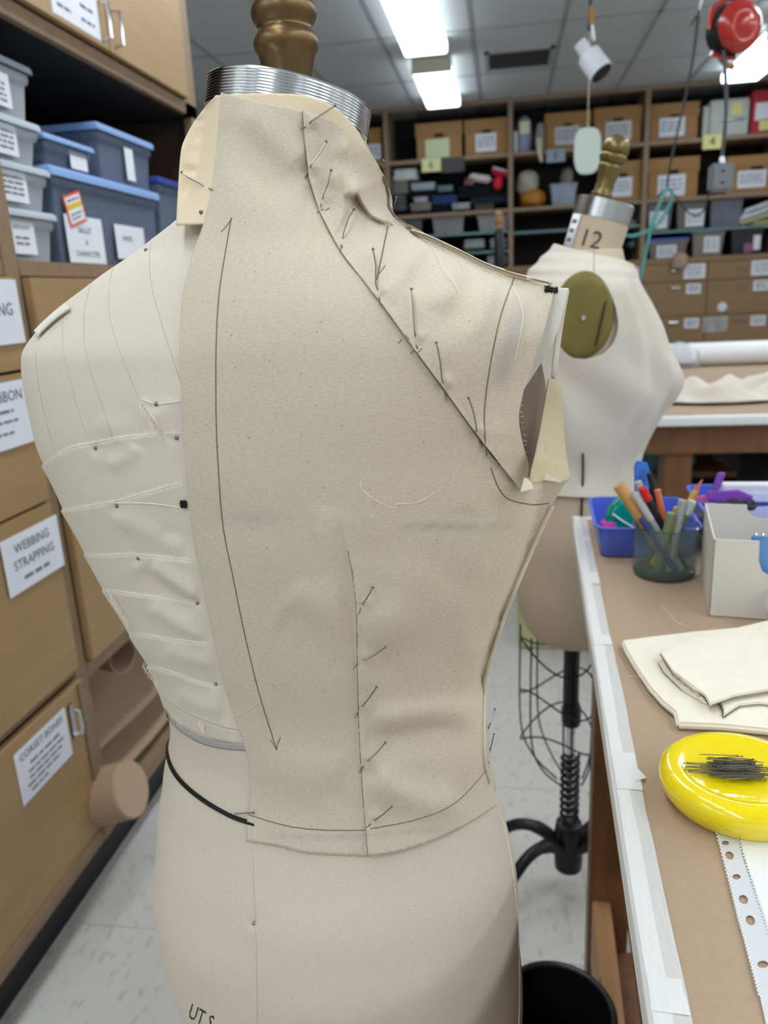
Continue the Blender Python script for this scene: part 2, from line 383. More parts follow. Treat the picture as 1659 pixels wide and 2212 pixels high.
def rayA(px, py):
    d = nD*F+nR*(np.asarray(px)[..., None]-W/2)-nU*(np.asarray(py)[..., None]-H/2); return d/F    # unit depth along axis
def normals(P, closed=True):
    du = np.roll(P, -1, 1)-np.roll(P, 1, 1) if closed else np.gradient(P, axis=1); dv = np.gradient(P, axis=0)
    n = np.cross(du, dv); n /= np.linalg.norm(n, axis=-1, keepdims=True)+1e-12; return n
def pl(px, py, pts):
    """distance / signed side / fraction to a pixel polyline"""
    best = np.full(px.shape, 1e9); side = np.zeros(px.shape); tt = np.zeros(px.shape); n = len(pts)-1
    for i in range(n):
        ax, ay = pts[i]; bx, by = pts[i+1]; dx, dy = bx-ax, by-ay; L2 = dx*dx+dy*dy+1e-9
        t = ((px-ax)*dx+(py-ay)*dy)/L2; tc = np.clip(t, 0, 1); qx, qy = px-ax-tc*dx, py-ay-tc*dy; d = np.hypot(qx, qy)
        s = dx*(py-ay)-dy*(px-ax); m = d < best
        best = np.where(m, d, best); side = np.where(m, np.sign(s), side); tt = np.where(m, (i+tc)/n, tt)
    return best, side, tt
def endfade(t, a=.12): return np.clip(np.minimum(t, 1-t)/a, 0, 1)
def ridge(px, py, pts, h, w, fade=.15):
    d, s, t = pl(px, py, pts); return 1.35*h*np.exp(-(d/(w*1.4))**2)*endfade(t, fade)
def gau(px, py, x, y, r, h): return h*np.exp(-((px-x)**2+(py-y)**2)/r**2)
def mesh_grid(name, P, UV, mat, parent, closed=False, solid=0., attr=None, caps=False, flip=False):
    r, c = P.shape[:2]; idx = np.arange(r*c).reshape(r, c)
    a = idx[:-1, :]; b = idx[1:, :]
    if closed: q = np.stack([a, np.roll(a, -1, 1), np.roll(b, -1, 1), b], -1)
    else: q = np.stack([a[:, :-1], a[:, 1:], b[:, 1:], b[:, :-1]], -1)
    q = q.reshape(-1, 4)
    if flip: q = q[:, ::-1]
    off = parent_world(parent).inverted(); mo = np.array(off); V = P.reshape(-1, 3)@mo[:3, :3].T+mo[:3, 3]
    me = bpy.data.meshes.new(name); fs = q.tolist()
    if caps: fs = fs+[idx[0, ::-1].tolist(), idx[-1].tolist()]
    me.from_pydata(V.tolist(), [], fs)
    uvl = me.uv_layers.new(name='UVMap'); li = np.zeros(len(me.loops), np.int32); me.loops.foreach_get('vertex_index', li)
    uvl.data.foreach_set('uv', UV.reshape(-1, 2)[li].astype(np.float32).ravel())
    if attr is not None:
        at_ = me.attributes.new('stain', 'FLOAT', 'POINT'); at_.data.foreach_set('value', attr.ravel().astype(np.float32))
    me.polygons.foreach_set('use_smooth', [True]*len(me.polygons)); me.materials.append(mat)
    o = bpy.data.objects.new(name, me); COL.objects.link(o); o.parent = parent
    if solid: md = o.modifiers.new('thickness', 'SOLIDIFY'); md.thickness = abs(solid); md.offset = -1 if solid > 0 else 1
    return o
SURF = []     # (verts, quads) in world space for ray casting
def add_surf(P, closed=False):
    r, c = P.shape[:2]; idx = np.arange(r*c).reshape(r, c); a = idx[:-1]; b = idx[1:]
    q = np.stack([a, np.roll(a, -1, 1), np.roll(b, -1, 1), b], -1) if closed else np.stack([a[:, :-1], a[:, 1:], b[:, 1:], b[:, :-1]], -1)
    SURF.append(BVHTree.FromPolygons([tuple(v) for v in P.reshape(-1, 3).tolist()], q.reshape(-1, 4).tolist()))

form = thing('dress_form', 'large cream dress form with steel neck plate, wearing half a muslin bodice', 'dress form', (FCX, FCY, 0))
# ---- hull used as the supporting shape of cloth
tH = np.linspace(-pi, pi, 241)[:-1]; zH = np.linspace(.72, 1.58, 260)
HP = hull(tH[None, :].repeat(len(zH), 0), zH[:, None].repeat(len(tH), 1))
_i = np.arange(HP.shape[0]*HP.shape[1]).reshape(HP.shape[:2]); _q = np.stack([_i[:-1], np.roll(_i[:-1], -1, 1), np.roll(_i[1:], -1, 1), _i[1:]], -1).reshape(-1, 4)
HULL = BVHTree.FromPolygons([tuple(v) for v in HP.reshape(-1, 3).tolist()], _q.tolist())
# ---- body of the form
BA = HA.copy(); BX = HX.copy(); BBk = HB.copy(); BFr = HF.copy(); BY = HY.copy()
BA[15:] = [.147, .098, .066, .056, .054, .053]; BX[15:] = [-.0195, -.019, -.010, 0, 0, 0]; BBk[14:] = [.104, .092, .074, .062, .056, .054, .053]; BFr[16:] = [.07, .062, .057, .055, .053]
body_end = 1.545
u_ = np.linspace(-1, 1, 521)[:-1]; tB = pi*(u_*.62+.38*u_**3); zB = np.concatenate([np.linspace(.72, .86, 20)[:-1], np.linspace(.86, body_end, 420)])
TT, ZZ = np.meshgrid(tB, zB); P = hull(TT, ZZ, (BA, BX, BBk, BFr, BY))
def side_shrink(TT, ZZ):   # under the muslin the form is slimmer; flat arm plate on the right
    r = np.clip((TT-.05)/.5, 0, 1)*np.clip((pi-.05-TT)/.4, 0, 1); up = np.clip((ZZ-1.02)/.1, 0, 1)
    arm = np.exp(-((TT-1.57)/.75)**2)*np.exp(-((ZZ-1.345)/.085)**2)
    return -(.005*r*up+.020*arm)
Nn = normals(P); cen = np.stack([np.full_like(ZZ, FCX), np.full_like(ZZ, FCY), ZZ], -1)
if np.mean(np.sum(Nn*(P-cen), -1)) < 0: Nn = -Nn
P = P+Nn*side_shrink(TT, ZZ)[..., None]
px, py = projA(P); face = np.sum(Nn*(nC-P), -1) > 0
# padded calico strips on the left half: overlapping layers
HEDGE = [[(86, 1012), (122, 985), (150, 968), (210, 955), (280, 942), (345, 937), (398, 936)],
         [(136, 1102), (200, 1092), (260, 1080), (330, 1060), (402, 1039)],
         [(186, 1198), (230, 1200), (280, 1196), (340, 1202), (428, 1211)],
         [(236, 1274), (300, 1283), (370, 1296), (440, 1308)],
         [(312, 1369), (370, 1380), (465, 1390)],
         [(335, 1437), (380, 1453), (430, 1472), (478, 1484)]]
LEDGE = [(477, 200), (470, 280), (459, 390), (440, 480), (412, 560), (393, 650), (388, 740), (392, 850), (395, 935), (402, 1034), (411, 1120), (430, 1235), (445, 1308), (463, 1390), (477, 1455), (502, 1540), (528, 1612), (600, 1700), (640, 2300)]
disp = np.zeros_like(px)
for e in HEDGE:
    d, s, t = pl(px, py, e); below = py > np.interp(px, [q[0] for q in e], [q[1] for q in e])
    inr = (px > e[0][0]-30) & (px < e[-1][0]+40)
    disp += inr*np.where(below, .0017*np.exp(-d/38), -.0004*np.exp(-d/10))
PAD_END = [(340, 1500), (365, 1538), (400, 1568), (450, 1592), (520, 1605), (560, 1608)]
below = py > np.interp(px, [q[0] for q in PAD_END], [q[1] for q in PAD_END]); d, s, t = pl(px, py, PAD_END)
disp += (px < 620)*np.where(below, 0, .0016*np.exp(-d/90))
PINH = [(338, 873), (207, 968), (382, 946), (253, 1093), (299, 1206), (427, 1304), (467, 1477), (316, 541), (548, 1994)]
for x, y in PINH: disp += gau(px, py, x, y, 11, -.0014)+gau(px, py, x+4, y+24, 22, .0012)
for pts, h, w in [([(330, 1212), (380, 1250), (440, 1290)], .0024, 13), ([(300, 1225), (350, 1275), (430, 1330)], -.002, 14), ([(320, 1300), (390, 1345), (450, 1375)], .0022, 14),
                  ([(360, 1395), (420, 1420), (480, 1430)], .002, 14), ([(250, 1110), (330, 1150), (410, 1180)], .0018, 20), ([(230, 1010), (280, 985), (300, 960)], .0015, 14),
                  ([(380, 1490), (440, 1520), (490, 1530)], .0018, 14), ([(345, 1140), (400, 1165), (420, 1190)], -.0016, 12), ([(210, 900), (250, 930), (300, 930)], .001, 18)]:
    disp += ridge(px, py, pts, h, w)
d, s, t = pl(px, py, [(305, 862), (340, 871), (398, 866)]); disp += ((px > 300) & (px < 400) & (py > 862+.0*px) & (py < 938) & (py > 862+(px-305)*-.0) & ((px-305) > (py-862)*.62))*.0011
_ex = np.interp(py, [q[1] for q in LEDGE], [q[0] for q in LEDGE]); disp *= face*np.clip((_ex-6-px)/14, 0, 1)
# soft waviness of the stuffing
wav = .0006*np.sin(px/47+py/61)*np.sin(py/53-px/90)*face
P = P+Nn*(disp+wav)[..., None]
arc = np.cumsum(np.concatenate([np.zeros((P.shape[0], 1)), np.linalg.norm(np.diff(P, axis=1), axis=-1)], 1), 1); arc = arc-arc[:, [260]]
UVb = np.stack([arc, ZZ], -1)
# split: upper calico cover / lower hips, one body mesh each so that the cloth differs
kz = int(np.searchsorted(zB, 1.112))
mesh_grid('hip_body', P[:kz+1], UVb[:kz+1], m_linen, form, closed=True, caps=True)
mesh_grid('torso_body', P[kz:], UVb[kz:], m_cover, form, closed=True, caps=True)
BODYP = P
add_surf(P, True)
BODY_BVH = SURF[0]
def hit(bv, x, y):
    d = ray(x, y); h = bv.ray_cast(CAM, d); return h
def surf(x, y, lift=0., which=None):
    """point of the real surface seen at that place, lifted off it"""
    best = None; d = ray(x, y)
    for bv in (which or SURF):
        h = bv.ray_cast(CAM, d)
        if h[0] is not None and (best is None or h[3] < best[3]): best = h
    if best is None:
        t = FALL(x, y); return CAM+d*(t-lift)
    n = best[1]; n = -n if n.dot(d) > 0 else n
    return best[0]+n*lift if n.dot(-d) > .25 else best[0]+(n*.6-d*.4).normalized()*lift
def FALL(x, y):      # nearest surface distance when a ray just misses
    for r in range(4, 160, 6):
        for k in range(12):
            h = None
            for bv in SURF:
                q = bv.ray_cast(CAM, ray(x+r*cos(k*pi/6), y+r*sin(k*pi/6)))
                if q[0] is not None and (h is None or q[3] < h): h = q[3]
            if h is not None: return h
    return .5

# ================================================================== muslin half bodice
bod = thing('muslin_bodice', 'pinned muslin half bodice with pencil lines on the back of the front dress form', 'bodice', (FCX, FCY, 0))
def support(px, py, bv=HULL, it=400):
    """depth (along the optical axis) of the supporting shape, smoothly continued past its outline"""
    r, c = px.shape; t = np.full((r, c), np.nan)
    for j in range(r):
        for i in range(c):
            d = ray(px[j, i], py[j, i]); h = bv.ray_cast(CAM, d)
            if h[0] is not None: t[j, i] = (h[0]-CAM).dot(Dv)
    bad = np.isnan(t)
    if bad.any():
        for j in range(r):
            row = t[j]; ok = ~np.isnan(row)
            if ok.any(): t[j] = np.interp(np.arange(c), np.where(ok)[0], row[ok])
        for j in range(r):
            if np.isnan(t[j]).any(): t[j] = t[j-1] if j else t[np.where(~np.isnan(t).any(1))[0][0]]
        for _ in range(it):
            p = np.pad(t, 1, mode='edge'); a = (p[:-2, 1:-1]+p[2:, 1:-1]+p[1:-1, :-2]+p[1:-1, 2:])/4; t = np.where(bad, a, t)
    return t
def curve2(pts, n):
    P_ = np.array(cr(pts, 14)); s = np.concatenate([[0], np.cumsum(np.hypot(*np.diff(P_, axis=0).T))]); q = np.linspace(0, s[-1], n)
    return np.stack([np.interp(q, s, P_[:, 0]), np.interp(q, s, P_[:, 1])], -1)
def patch(rows, nu, nv, bottom=None, pw=6, top=None):
    """pixel grid from (left,right) row pairs, optionally with a curved bottom edge"""
    Lp = np.array([a for a, b in rows], float); Rp = np.array([b for a, b in rows], float)
    s = np.concatenate([[0], np.cumsum((np.hypot(*np.diff(Lp, axis=0).T)+np.hypot(*np.diff(Rp, axis=0).T))/2)]); q = np.linspace(0, s[-1], nv)
    Lc = np.stack([pchip(s, Lp[:, k], q) for k in (0, 1)], -1); Rc = np.stack([pchip(s, Rp[:, k], q) for k in (0, 1)], -1)
    u = np.linspace(0, 1, nu)[None, :, None]; G = Lc[:, None]*(1-u)+Rc[:, None]*u; v = np.linspace(0, 1, nv)[:, None, None]
    if bottom is not None: G = G+(curve2(bottom, nu)[None]-G[-1:])*v**pw
    if top is not None: G = G+(curve2(top, nu)[None]-G[:1])*(1-v)**pw
    return G[..., 0], G[..., 1]
def smooth(t, k):
    for _ in range(k):
        p = np.pad(t, 1, mode='edge'); t = (p[:-2, 1:-1]+p[2:, 1:-1]+p[1:-1, :-2]+p[1:-1, 2:]+4*t)/8
    return t
DIAG = [(655, 240), (659, 300), (668, 380), (690, 452), (735, 540), (786, 605), (832, 665), (895, 752), (965, 848), (1035, 945), (1080, 1002), (1128, 1060)]
DART = [(733, 1120), (752, 1190), (768, 1290), (772, 1430), (775, 1560), (782, 1690), (795, 1849)]
SIDE = [(1228, 1036), (1196, 1085), (1165, 1150), (1128, 1240), (1100, 1308), (1073, 1390), (1053, 1455), (1046, 1540), (1048, 1640), (1060, 1690), (1074, 1730)]
PINS = [((717, 234), (648, 283)), ((698, 312), (658, 388)), ((712, 377), (690, 455)), ((753, 453), (735, 545)), ((803, 553), (822, 662)), ((884, 638), (903, 770)),
        ((941, 745), (964, 866)), ((1005, 857), (1040, 968)), ((805, 1263), (774, 1326)), ((833, 1387), (763, 1443)), ((811, 1476), (768, 1549)), ((831, 1597), (775, 1667)), ((847, 1733), (790, 1790))]
def dispB(px, py):
    d = np.zeros_like(px)
    for (a, b) in PINS:
        x, y = a[0]*.3+b[0]*.7, a[1]*.3+b[1]*.7; d += gau(px, py, x+10, y-4, 13, .0016)
        d += gau(px, py, x-6, y+4, 9, -.0012)
    # waist dart: pinched, right layer lapped over left
    xd = np.interp(py, [q[1] for q in DART], [q[0] for q in DART]); amp = np.clip((py-1115)/150, 0, 1); dx = px-xd
    d += amp*np.where(dx > 0, .0022*np.exp(-dx/50), -.0042*np.exp(-(dx/34)**2)*np.clip(-dx/3, 0, 1)-.0004)
    d += ridge(px, py, [(716, 1095), (700, 1160), (716, 1260), (732, 1360)], .0030, 22, .3)+ridge(px, py, [(660, 1120), (690, 1200), (720, 1300)], -.0020, 36, .3)
    d += ridge(px, py, [(790, 1130), (815, 1230), (830, 1330)], -.0016, 30, .3)+ridge(px, py, [(870, 1180), (850, 1300), (830, 1400)], .0018, 34, .3)
    # waist drag folds
    d += ridge(px, py, [(795, 1565), (880, 1548), (960, 1538), (1045, 1535)], .0050, 22)+ridge(px, py, [(790, 1600), (880, 1592), (1000, 1585)], -.0034, 22)
    d += ridge(px, py, [(800, 1670), (860, 1715), (930, 1740), (1000, 1730)], .0044, 26)+ridge(px, py, [(560, 1560), (650, 1590), (760, 1600)], -.0018, 40)+ridge(px, py, [(560, 1660), (650, 1680), (770, 1690)], .0022, 44)
    d += ridge(px, py, [(700, 1730), (760, 1690), (775, 1650)], -.0020, 26)+ridge(px, py, [(600, 1340), (680, 1380), (765, 1430)], -.0020, 34)+ridge(px, py, [(620, 1270), (700, 1330), (768, 1400)], .0020, 30)
    d += ridge(px, py, [(790, 1460), (900, 1420), (1000, 1340), (1060, 1240)], -.0020, 44)+ridge(px, py, [(800, 1400), (900, 1330), (960, 1230)], .0018, 40)
    # vertical ease folds at the side
    d += ridge(px, py, [(1060, 1100), (1040, 1200), (1010, 1340), (1000, 1450)], .0030, 22)+ridge(px, py, [(1110, 1110), (1085, 1200), (1050, 1300), (1030, 1400)], -.0024, 18)+ridge(px, py, [(1020, 1090), (1000, 1180), (970, 1300)], -.0018, 26)
    # slack across the shoulder blades
    d += ridge(px, py, [(480, 260), (540, 330), (640, 420)], -.0022, 34)+ridge(px, py, [(520, 230), (590, 300), (660, 360)], .0026, 30)+ridge(px, py, [(470, 420), (560, 440), (660, 460)], .0018, 40)
    d += ridge(px, py, [(430, 1120), (560, 1140), (700, 1120)], -.0010, 30)+ridge(px, py, [(440, 1215), (600, 1225), (900, 1222), (1080, 1205)], .00012, 4)
    d += ridge(px, py, [(400, 648), (560, 646), (800, 655)], .00012, 3)
    return d+.0006*np.sin(px/61+py/83)*np.sin(py/71-px/97)
def dispS(px, py):
    d = np.zeros_like(px)
    dd, s, t = pl(px, py, DIAG); d += .0022*np.exp(-dd/26)                      # lapped seam edge stands up
    for (a, b) in PINS[:8]:
        x, y = a[0]*.3+b[0]*.7, a[1]*.3+b[1]*.7; d += gau(px, py, x+12, y-6, 12, .0022)+gau(px, py, x+4, y+16, 9, -.0010)
    for pts, h, w in [([(725, 300), (760, 330), (815, 335)], .0028, 20), ([(690, 400), (740, 380), (800, 365)], .0034, 18), ([(700, 345), (750, 355), (800, 345)], -.0022, 16),
                      ([(715, 440), (748, 432), (772, 418), (790, 440), (830, 480)], .0052, 13), ([(790, 405), (805, 430), (845, 460)], -.0042, 15), ([(740, 470), (775, 470), (800, 500)], -.0024, 18),
                      ([(850, 500), (810, 560), (770, 575)], .0022, 20), ([(905, 510), (885, 560), (850, 610), (840, 660)], .0036, 14), ([(870, 500), (850, 550), (825, 600)], -.0026, 14),
                      ([(950, 530), (925, 590), (885, 640)], -.0026, 15), ([(990, 550), (970, 610), (935, 670)], .0032, 15), ([(1030, 575), (1010, 640), (990, 710)], -.0024, 15), ([(1065, 590), (1050, 660), (1030, 740)], .0026, 16),
                      ([(1090, 900), (1080, 960), (1085, 1010)], .0020, 20), ([(950, 700), (1000, 780), (1040, 860)], .0014, 40)]:
        d += 1.0*ridge(px, py, pts, h, w*1.25, .3)
    dd, s_, t = pl(px, py, [(742, 425), (770, 422), (782, 446), (800, 470), (825, 482), (852, 486)]); yl = np.interp(px, [742, 770, 782, 800, 825, 852], [425, 422, 446, 470, 482, 486])
    d += endfade(t, .12)*np.where(py > yl, -.0050*np.exp(-dd/45), .0085*np.exp(-((dd-14)/22)**2)*np.clip(dd/5, 0, 1))
    return d+.0005*np.sin(px/41+py/53)*np.sin(py/47-px/67)
def stainB(px, py):
    s = .42*np.exp(-((py-1137-(px-880)*.0)/9)**2)*np.clip((px-850)/60, 0, 1)*np.clip((1120-px)/80, 0, 1)+.20*np.exp(-((py-1118)/13)**2)*np.clip((px-470)/60, 0, 1)*np.clip((640-px)/70, 0, 1)
    s += .30*np.exp(-((py-1801-8*np.sin((px-560)/90))/7)**2)*np.clip((px-570)/40, 0, 1)*np.clip((1010-px)/80, 0, 1)
    return np.clip(s*(.75+.25*np.sin(px/7+py/5)), 0, 1)
def stainS(px, py):
    d, s, t = pl(px, py, [(1135, 640), (1110, 720), (1085, 800), (1075, 850)]); return .36*np.exp(-(d/22)**2)*endfade(t, .25)
def cloth(name, px, py, dfun, lift, mat=m_muslin, sfun=None, parent=bod, sm=3, bv=HULL, solid=.0008):
    t = smooth(support(px, py, bv), sm); dd_ = dfun(px, py); dd_ = np.where(dd_ < 0, -.0022*np.tanh(-dd_/.0022), dd_); t = t-lift-dd_; P = nC+rayA(px, py)*t[..., None]
    au = np.concatenate([np.zeros((P.shape[0], 1)), np.cumsum(np.linalg.norm(np.diff(P, axis=1), axis=-1), 1)], 1)
    av = np.concatenate([np.zeros((1, P.shape[1])), np.cumsum(np.linalg.norm(np.diff(P, axis=0), axis=-1), 0)], 0)
    o = mesh_grid(name, P, np.stack([P@nR, P@nU], -1), mat, parent, solid=-solid, attr=(sfun(px, py) if sfun else np.zeros_like(px)))
    add_surf(P); return o, P
rowsB = [((477, 200), (655, 240)), ((470, 280), (658, 300)), ((459, 390), (670, 390)), ((440, 480), (703, 480)), ((412, 560), (750, 560)), ((393, 650), (822, 652)), ((388, 740), (887, 742)), ((392, 850), (967, 850)),
         ((395, 935), (1030, 938)), ((399, 1000), (1080, 1002)), ((402, 1034), (1140, 1033)), ((405, 1060), (1188, 1036)), ((407, 1085), (1228, 1033)), ((411, 1120), (1196, 1085)), ((418, 1170), (1165, 1150)), ((430, 1235), (1128, 1240)), ((445, 1308), (1100, 1308)), ((463, 1390), (1073, 1390)),
         ((477, 1455), (1053, 1455)), ((502, 1540), (1046, 1540)), ((528, 1612), (1048, 1615)), ((539, 1660), (1055, 1660)), ((540, 1720), (1064, 1700)), ((534, 1770), (1070, 1718)), ((532, 1818), (1076, 1738))]
gx, gy = patch(rowsB, 190, 330, bottom=[(532, 1818), (600, 1828), (660, 1843), (740, 1848), (795, 1850), (870, 1838), (960, 1806), (1030, 1768), (1076, 1738)], pw=14)
back_panel, PB = cloth('back_panel', gx, gy, dispB, .0030, sfun=stainB)
rowsS = [((655, 240), (712, 258)), ((659, 300), (768, 303)), ((668, 380), (820, 362)), ((680, 425), (842, 412)), ((695, 463), (853, 466)), ((720, 512), (905, 500)), ((748, 557), (980, 538)), ((778, 595), (1060, 577)), ((804, 629), (1130, 602)), ((832, 665), (1196, 628)),
         ((870, 718), (1180, 700)), ((915, 780), (1152, 785)), ((955, 834), (1130, 850)), ((1000, 897), (1121, 905)), ((1040, 951), (1130, 960)), ((1080, 1002), (1142, 1010)), ((1120, 1052), (1130, 1062))]
gx, gy = patch(rowsS, 130, 210)
def dispS2(px, py): return dispS(px, py)+.010*np.clip((px-1040)/150, 0, 1)**1.5*np.clip((py-560)/120, 0, 1)
shoulder_panel, PS = cloth('shoulder_panel', gx, gy, dispS2, .0042, sfun=stainS)
# ---- front half of the bodice wrapping round the right side (mostly out of sight)
tF = np.linspace(1.62, 3.0, 60); zF = np.linspace(1.03, 1.30, 60); T2, Z2 = np.meshgrid(tF, zF); PF = hull(T2, Z2); NF = normals(PF, False)
cen = np.stack([np.full_like(Z2, FCX), np.full_like(Z2, FCY), Z2], -1)
if np.mean(np.sum(NF*(PF-cen), -1)) < 0: NF = -NF
PF = PF-NF*.0008
mesh_grid('front_panel', PF, np.stack([T2*.15, Z2], -1), m_muslin, bod, solid=-.0006, attr=np.zeros_like(T2))
def atD(x, y, dep): return CAM+(Dv*F+Rv*(x-W/2)-Uv*(y-H/2))*(dep/F)
def dep_of(p): return (Vector(p)-CAM).dot(Dv)
tR = dep_of(PS[int(PS.shape[0]*.8), -1])
def freepatch(name, rows, deps, mat, nu=14, nv=50, solid=.0008, parent=bod, bow=0.):
    px, py = patch(rows, nu, nv); v = np.linspace(0, 1, nv); D0 = np.interp(v, np.linspace(0, 1, len(deps)), [d[0] for d in deps]); D1 = np.interp(v, np.linspace(0, 1, len(deps)), [d[1] for d in deps])
    u = np.linspace(0, 1, nu)[None]; t = D0[:, None]*(1-u)+D1[:, None]*u-bow*np.sin(pi*u); P = nC+rayA(px, py)*t[..., None]
    au = np.concatenate([np.zeros((nv, 1)), np.cumsum(np.linalg.norm(np.diff(P, axis=1), axis=-1), 1)], 1); av = np.concatenate([np.zeros((1, nu)), np.cumsum(np.linalg.norm(np.diff(P, axis=0), axis=-1), 0)], 0)
    o = mesh_grid(name, P, np.stack([au, av], -1), mat, parent, solid=-solid, attr=np.zeros_like(px)); add_surf(P); return o
tS = dep_of(PS[int(PS.shape[0]*.55), -1])
m_calico = fabric('white_facing', rgb(226, 222, 212), .0008, .12, .02, .15, bumpd=.0002)
m_inside = fabric('muslin_wrong_side', rgb(204, 190, 158), .0012, .25, .06, .5, stain=False)
freepatch('shoulder_facing', [((1190, 622), (1229, 622)), ((1176, 690), (1212, 692)), ((1155, 760), (1192, 745)), ((1132, 822), (1160, 798)), ((1126, 850), (1131, 842))], [(tS+.003, tS+.005), (tS+.003, tS+.005), (tS+.002, tS+.004), (tS+.001, tS+.002), (tS, tS+.001)], m_calico)
freepatch('front_armhole_edge', [((1220, 622), (1230, 628)), ((1207, 700), (1216, 708)), ((1196, 770), (1206, 780)), ((1190, 815), (1200, 822))], [(tS+.011, tS+.02), (tS+.03, tS+.034), (tS+.04, tS+.046), (tS+.05, tS+.05)], m_calico)
freepatch('front_lining_side', [((1186, 820), (1198, 818)), ((1178, 860), (1214, 852)), ((1168, 920), (1220, 935)), ((1157, 980), (1227, 1000)), ((1146, 1034), (1232, 1028)), ((1146, 1044), (1226, 1040))], [(tR+.05, tR+.055), (tR+.045, tR+.052), (tR+.035, tR+.05), (tR+.022, tR+.036), (tR+.006, tR+.016), (tR+.004, tR+.010)], m_inside)
freepatch('folded_gusset', [((1172, 1003), (1176, 1004)), ((1186, 1010), (1200, 1020)), ((1172, 1036), (1214, 1042))], [(tR+.02, tR+.02), (tR+.012, tR+.014), (tR+.004, tR+.008)], m_muslin, nv=16)
freepatch('frayed_flap', [((1132, 1032), (1140, 1034)), ((1128, 1048), (1150, 1046)), ((1124, 1063), (1154, 1056))], [(tR+.002, tR+.001), (tR-.001, tR-.001), (tR-.002, tR-.002)], m_cover, nv=16)
# ---- arm plate, neck plate, finial
ap = B(); cA = loc2w(.170, .006, 1.346); mx = Vector((FR[0], FR[1], .12)).normalized(); my = Vector((FF[0], FF[1], 0)); mz = mx.cross(my).normalized()
mA = Matrix(((my.x, mz.x, mx.x, cA.x), (my.y, mz.y, mx.y, cA.y), (my.z, mz.z, mx.z, cA.z), (0, 0, 0, 1)))
ap.lathe([(.001, .004), (.6, .004), (.85, .0032), (.96, .001), (1, -.003), (.97, -.01), (.5, -.012)], 48, sx=.052, sy=.056, m=None)
ap.v = [tuple(mA @ Vector(p)) for p in ap.v]; ap.build('arm_plate', M('worn_bronze', rgb(122, 104, 88), .35, metal=.6, var=.3, vscale=14), form, smooth=True)
cN = loc2w(0, 0, 1.5345)+Vector((FF[0]*.010, FF[1]*.010, 0)); r0 = Vector((cos(YAW), sin(YAW), 0)); nr = Vector((-FCX, -FCY, 0)).normalized()
zt = Vector((.23*r0.x-.07*nr.x, .23*r0.y-.07*nr.y, 1)).normalized(); xt = Vector((1, 0, -zt.x/zt.z)).normalized(); yt = zt.cross(xt)
mN = Matrix(((xt.x, yt.x, zt.x, cN.x), (xt.y, yt.y, zt.y, cN.y), (xt.z, yt.z, zt.z, cN.z), (0, 0, 0, 1)))
prof = [(.052, -.001), (.0562, -.0008)]
for i in range(9): prof += [(.0567, .0004+i*.0018), (.0567, .0011+i*.0018), (.05648, .0015+i*.0018), (.05648, .0018+i*.0018)]
prof += [(.0566, .0170), (.0562, .0177), (.0548, .0179), (.0543, .0168), (.001, .0165)]
nb = B().lathe(prof, 96, m=mN, cap=False); nb.build('neck_plate', M('spun_aluminium', rgb(206, 208, 212), .16, metal=1), form, smooth=True, sharp=35)
cFn = mN @ Vector((0, 0, .0165))
fin = [(.0130, -.004), (.0150, .008), (.0172, .018), (.0186, .0240), (.0196, .0275), (.0212, .0296), (.0221, .0325), (.0220, .0360), (.0208, .0390), (.0188, .0412), (.0182, .0430), (.0190, .0450), (.0210, .0475), (.0222, .0505), (.0222, .0540), (.0210, .0572), (.0188, .0600), (.0176, .0650), (.0166, .0720), (.0168, .080), (.0200, .092), (.0228, .100), (.0240, .108), (.0215, .118), (.0130, .127), (.0005, .130)]
B().lathe(fin, 48, c=(cFn.x, cFn.y, cFn.z)).build('finial', m_brass, form, smooth=True, sharp=70)
B().lathe([(.030, 0), (.034, .02), (.030, .04), (.022, .05), (.022, .72)], 24, c=(FCX, FCY, 0)).build('stand_pole', m_blackm, form, smooth=True)
lb = B()
for k in range(4):
    a = k*pi/2+.3; P_ = cr([(FCX+.02*cos(a), FCY+.02*sin(a), .16), (FCX+.12*cos(a), FCY+.12*sin(a), .17), (FCX+.2*cos(a), FCY+.2*sin(a), .09), (FCX+.23*cos(a), FCY+.23*sin(a), .02)], 6); lb = B(); lb.tube(P_, .014, 8); lb.build('stand_leg', m_blackm, form, smooth=True)
# ---- card collar tucked under the muslin
card = thing('card_collar', 'manila card collar piece wrapped round the neck of the front dress form', 'card', (FCX, FCY, 1.3))
rowsC = [((466, 206), (786, 304)), ((446, 228), (800, 328)), ((412, 275), (818, 358)), ((391, 325), (833, 390)), ((385, 400), (846, 440)), ((380, 486), (850, 470))]
gx, gy = patch(rowsC, 80, 70, top=[(466, 206), (545, 202), (635, 203), (680, 212), (725, 233), (762, 268), (786, 304)], pw=3)
cloth('card_sheet', gx, gy, lambda a, b: .0*a+.003*np.clip((430-a)/60, 0, 1)*np.clip((b-300)/150, 0, 1)-.0022*np.clip((a-470)/30, 0, 1)*np.clip((b-(205+(a-470)*.30)-40)/30, 0, 1), .0008, mat=m_card2, parent=card, sm=6)

def px_line(parent, name, pts, r, mat, lift=.0004, n=10, which=None, k=5, taper=False):
    C_ = [q for q in cr(pts, n) if any(bv.ray_cast(CAM, ray(*q))[0] is not None for bv in (which or SURF))] if which else cr(pts, n)
    P_ = [surf(x, y, lift, which) for x, y in C_]
    R_ = r if not taper else [r*(.35+.65*min(1, 6*min(i, len(P_)-1-i)/len(P_))) for i in range(len(P_))]
    return B().tube(P_, R_, k).build(name, mat, parent, smooth=True)
MUS = SURF[1:]
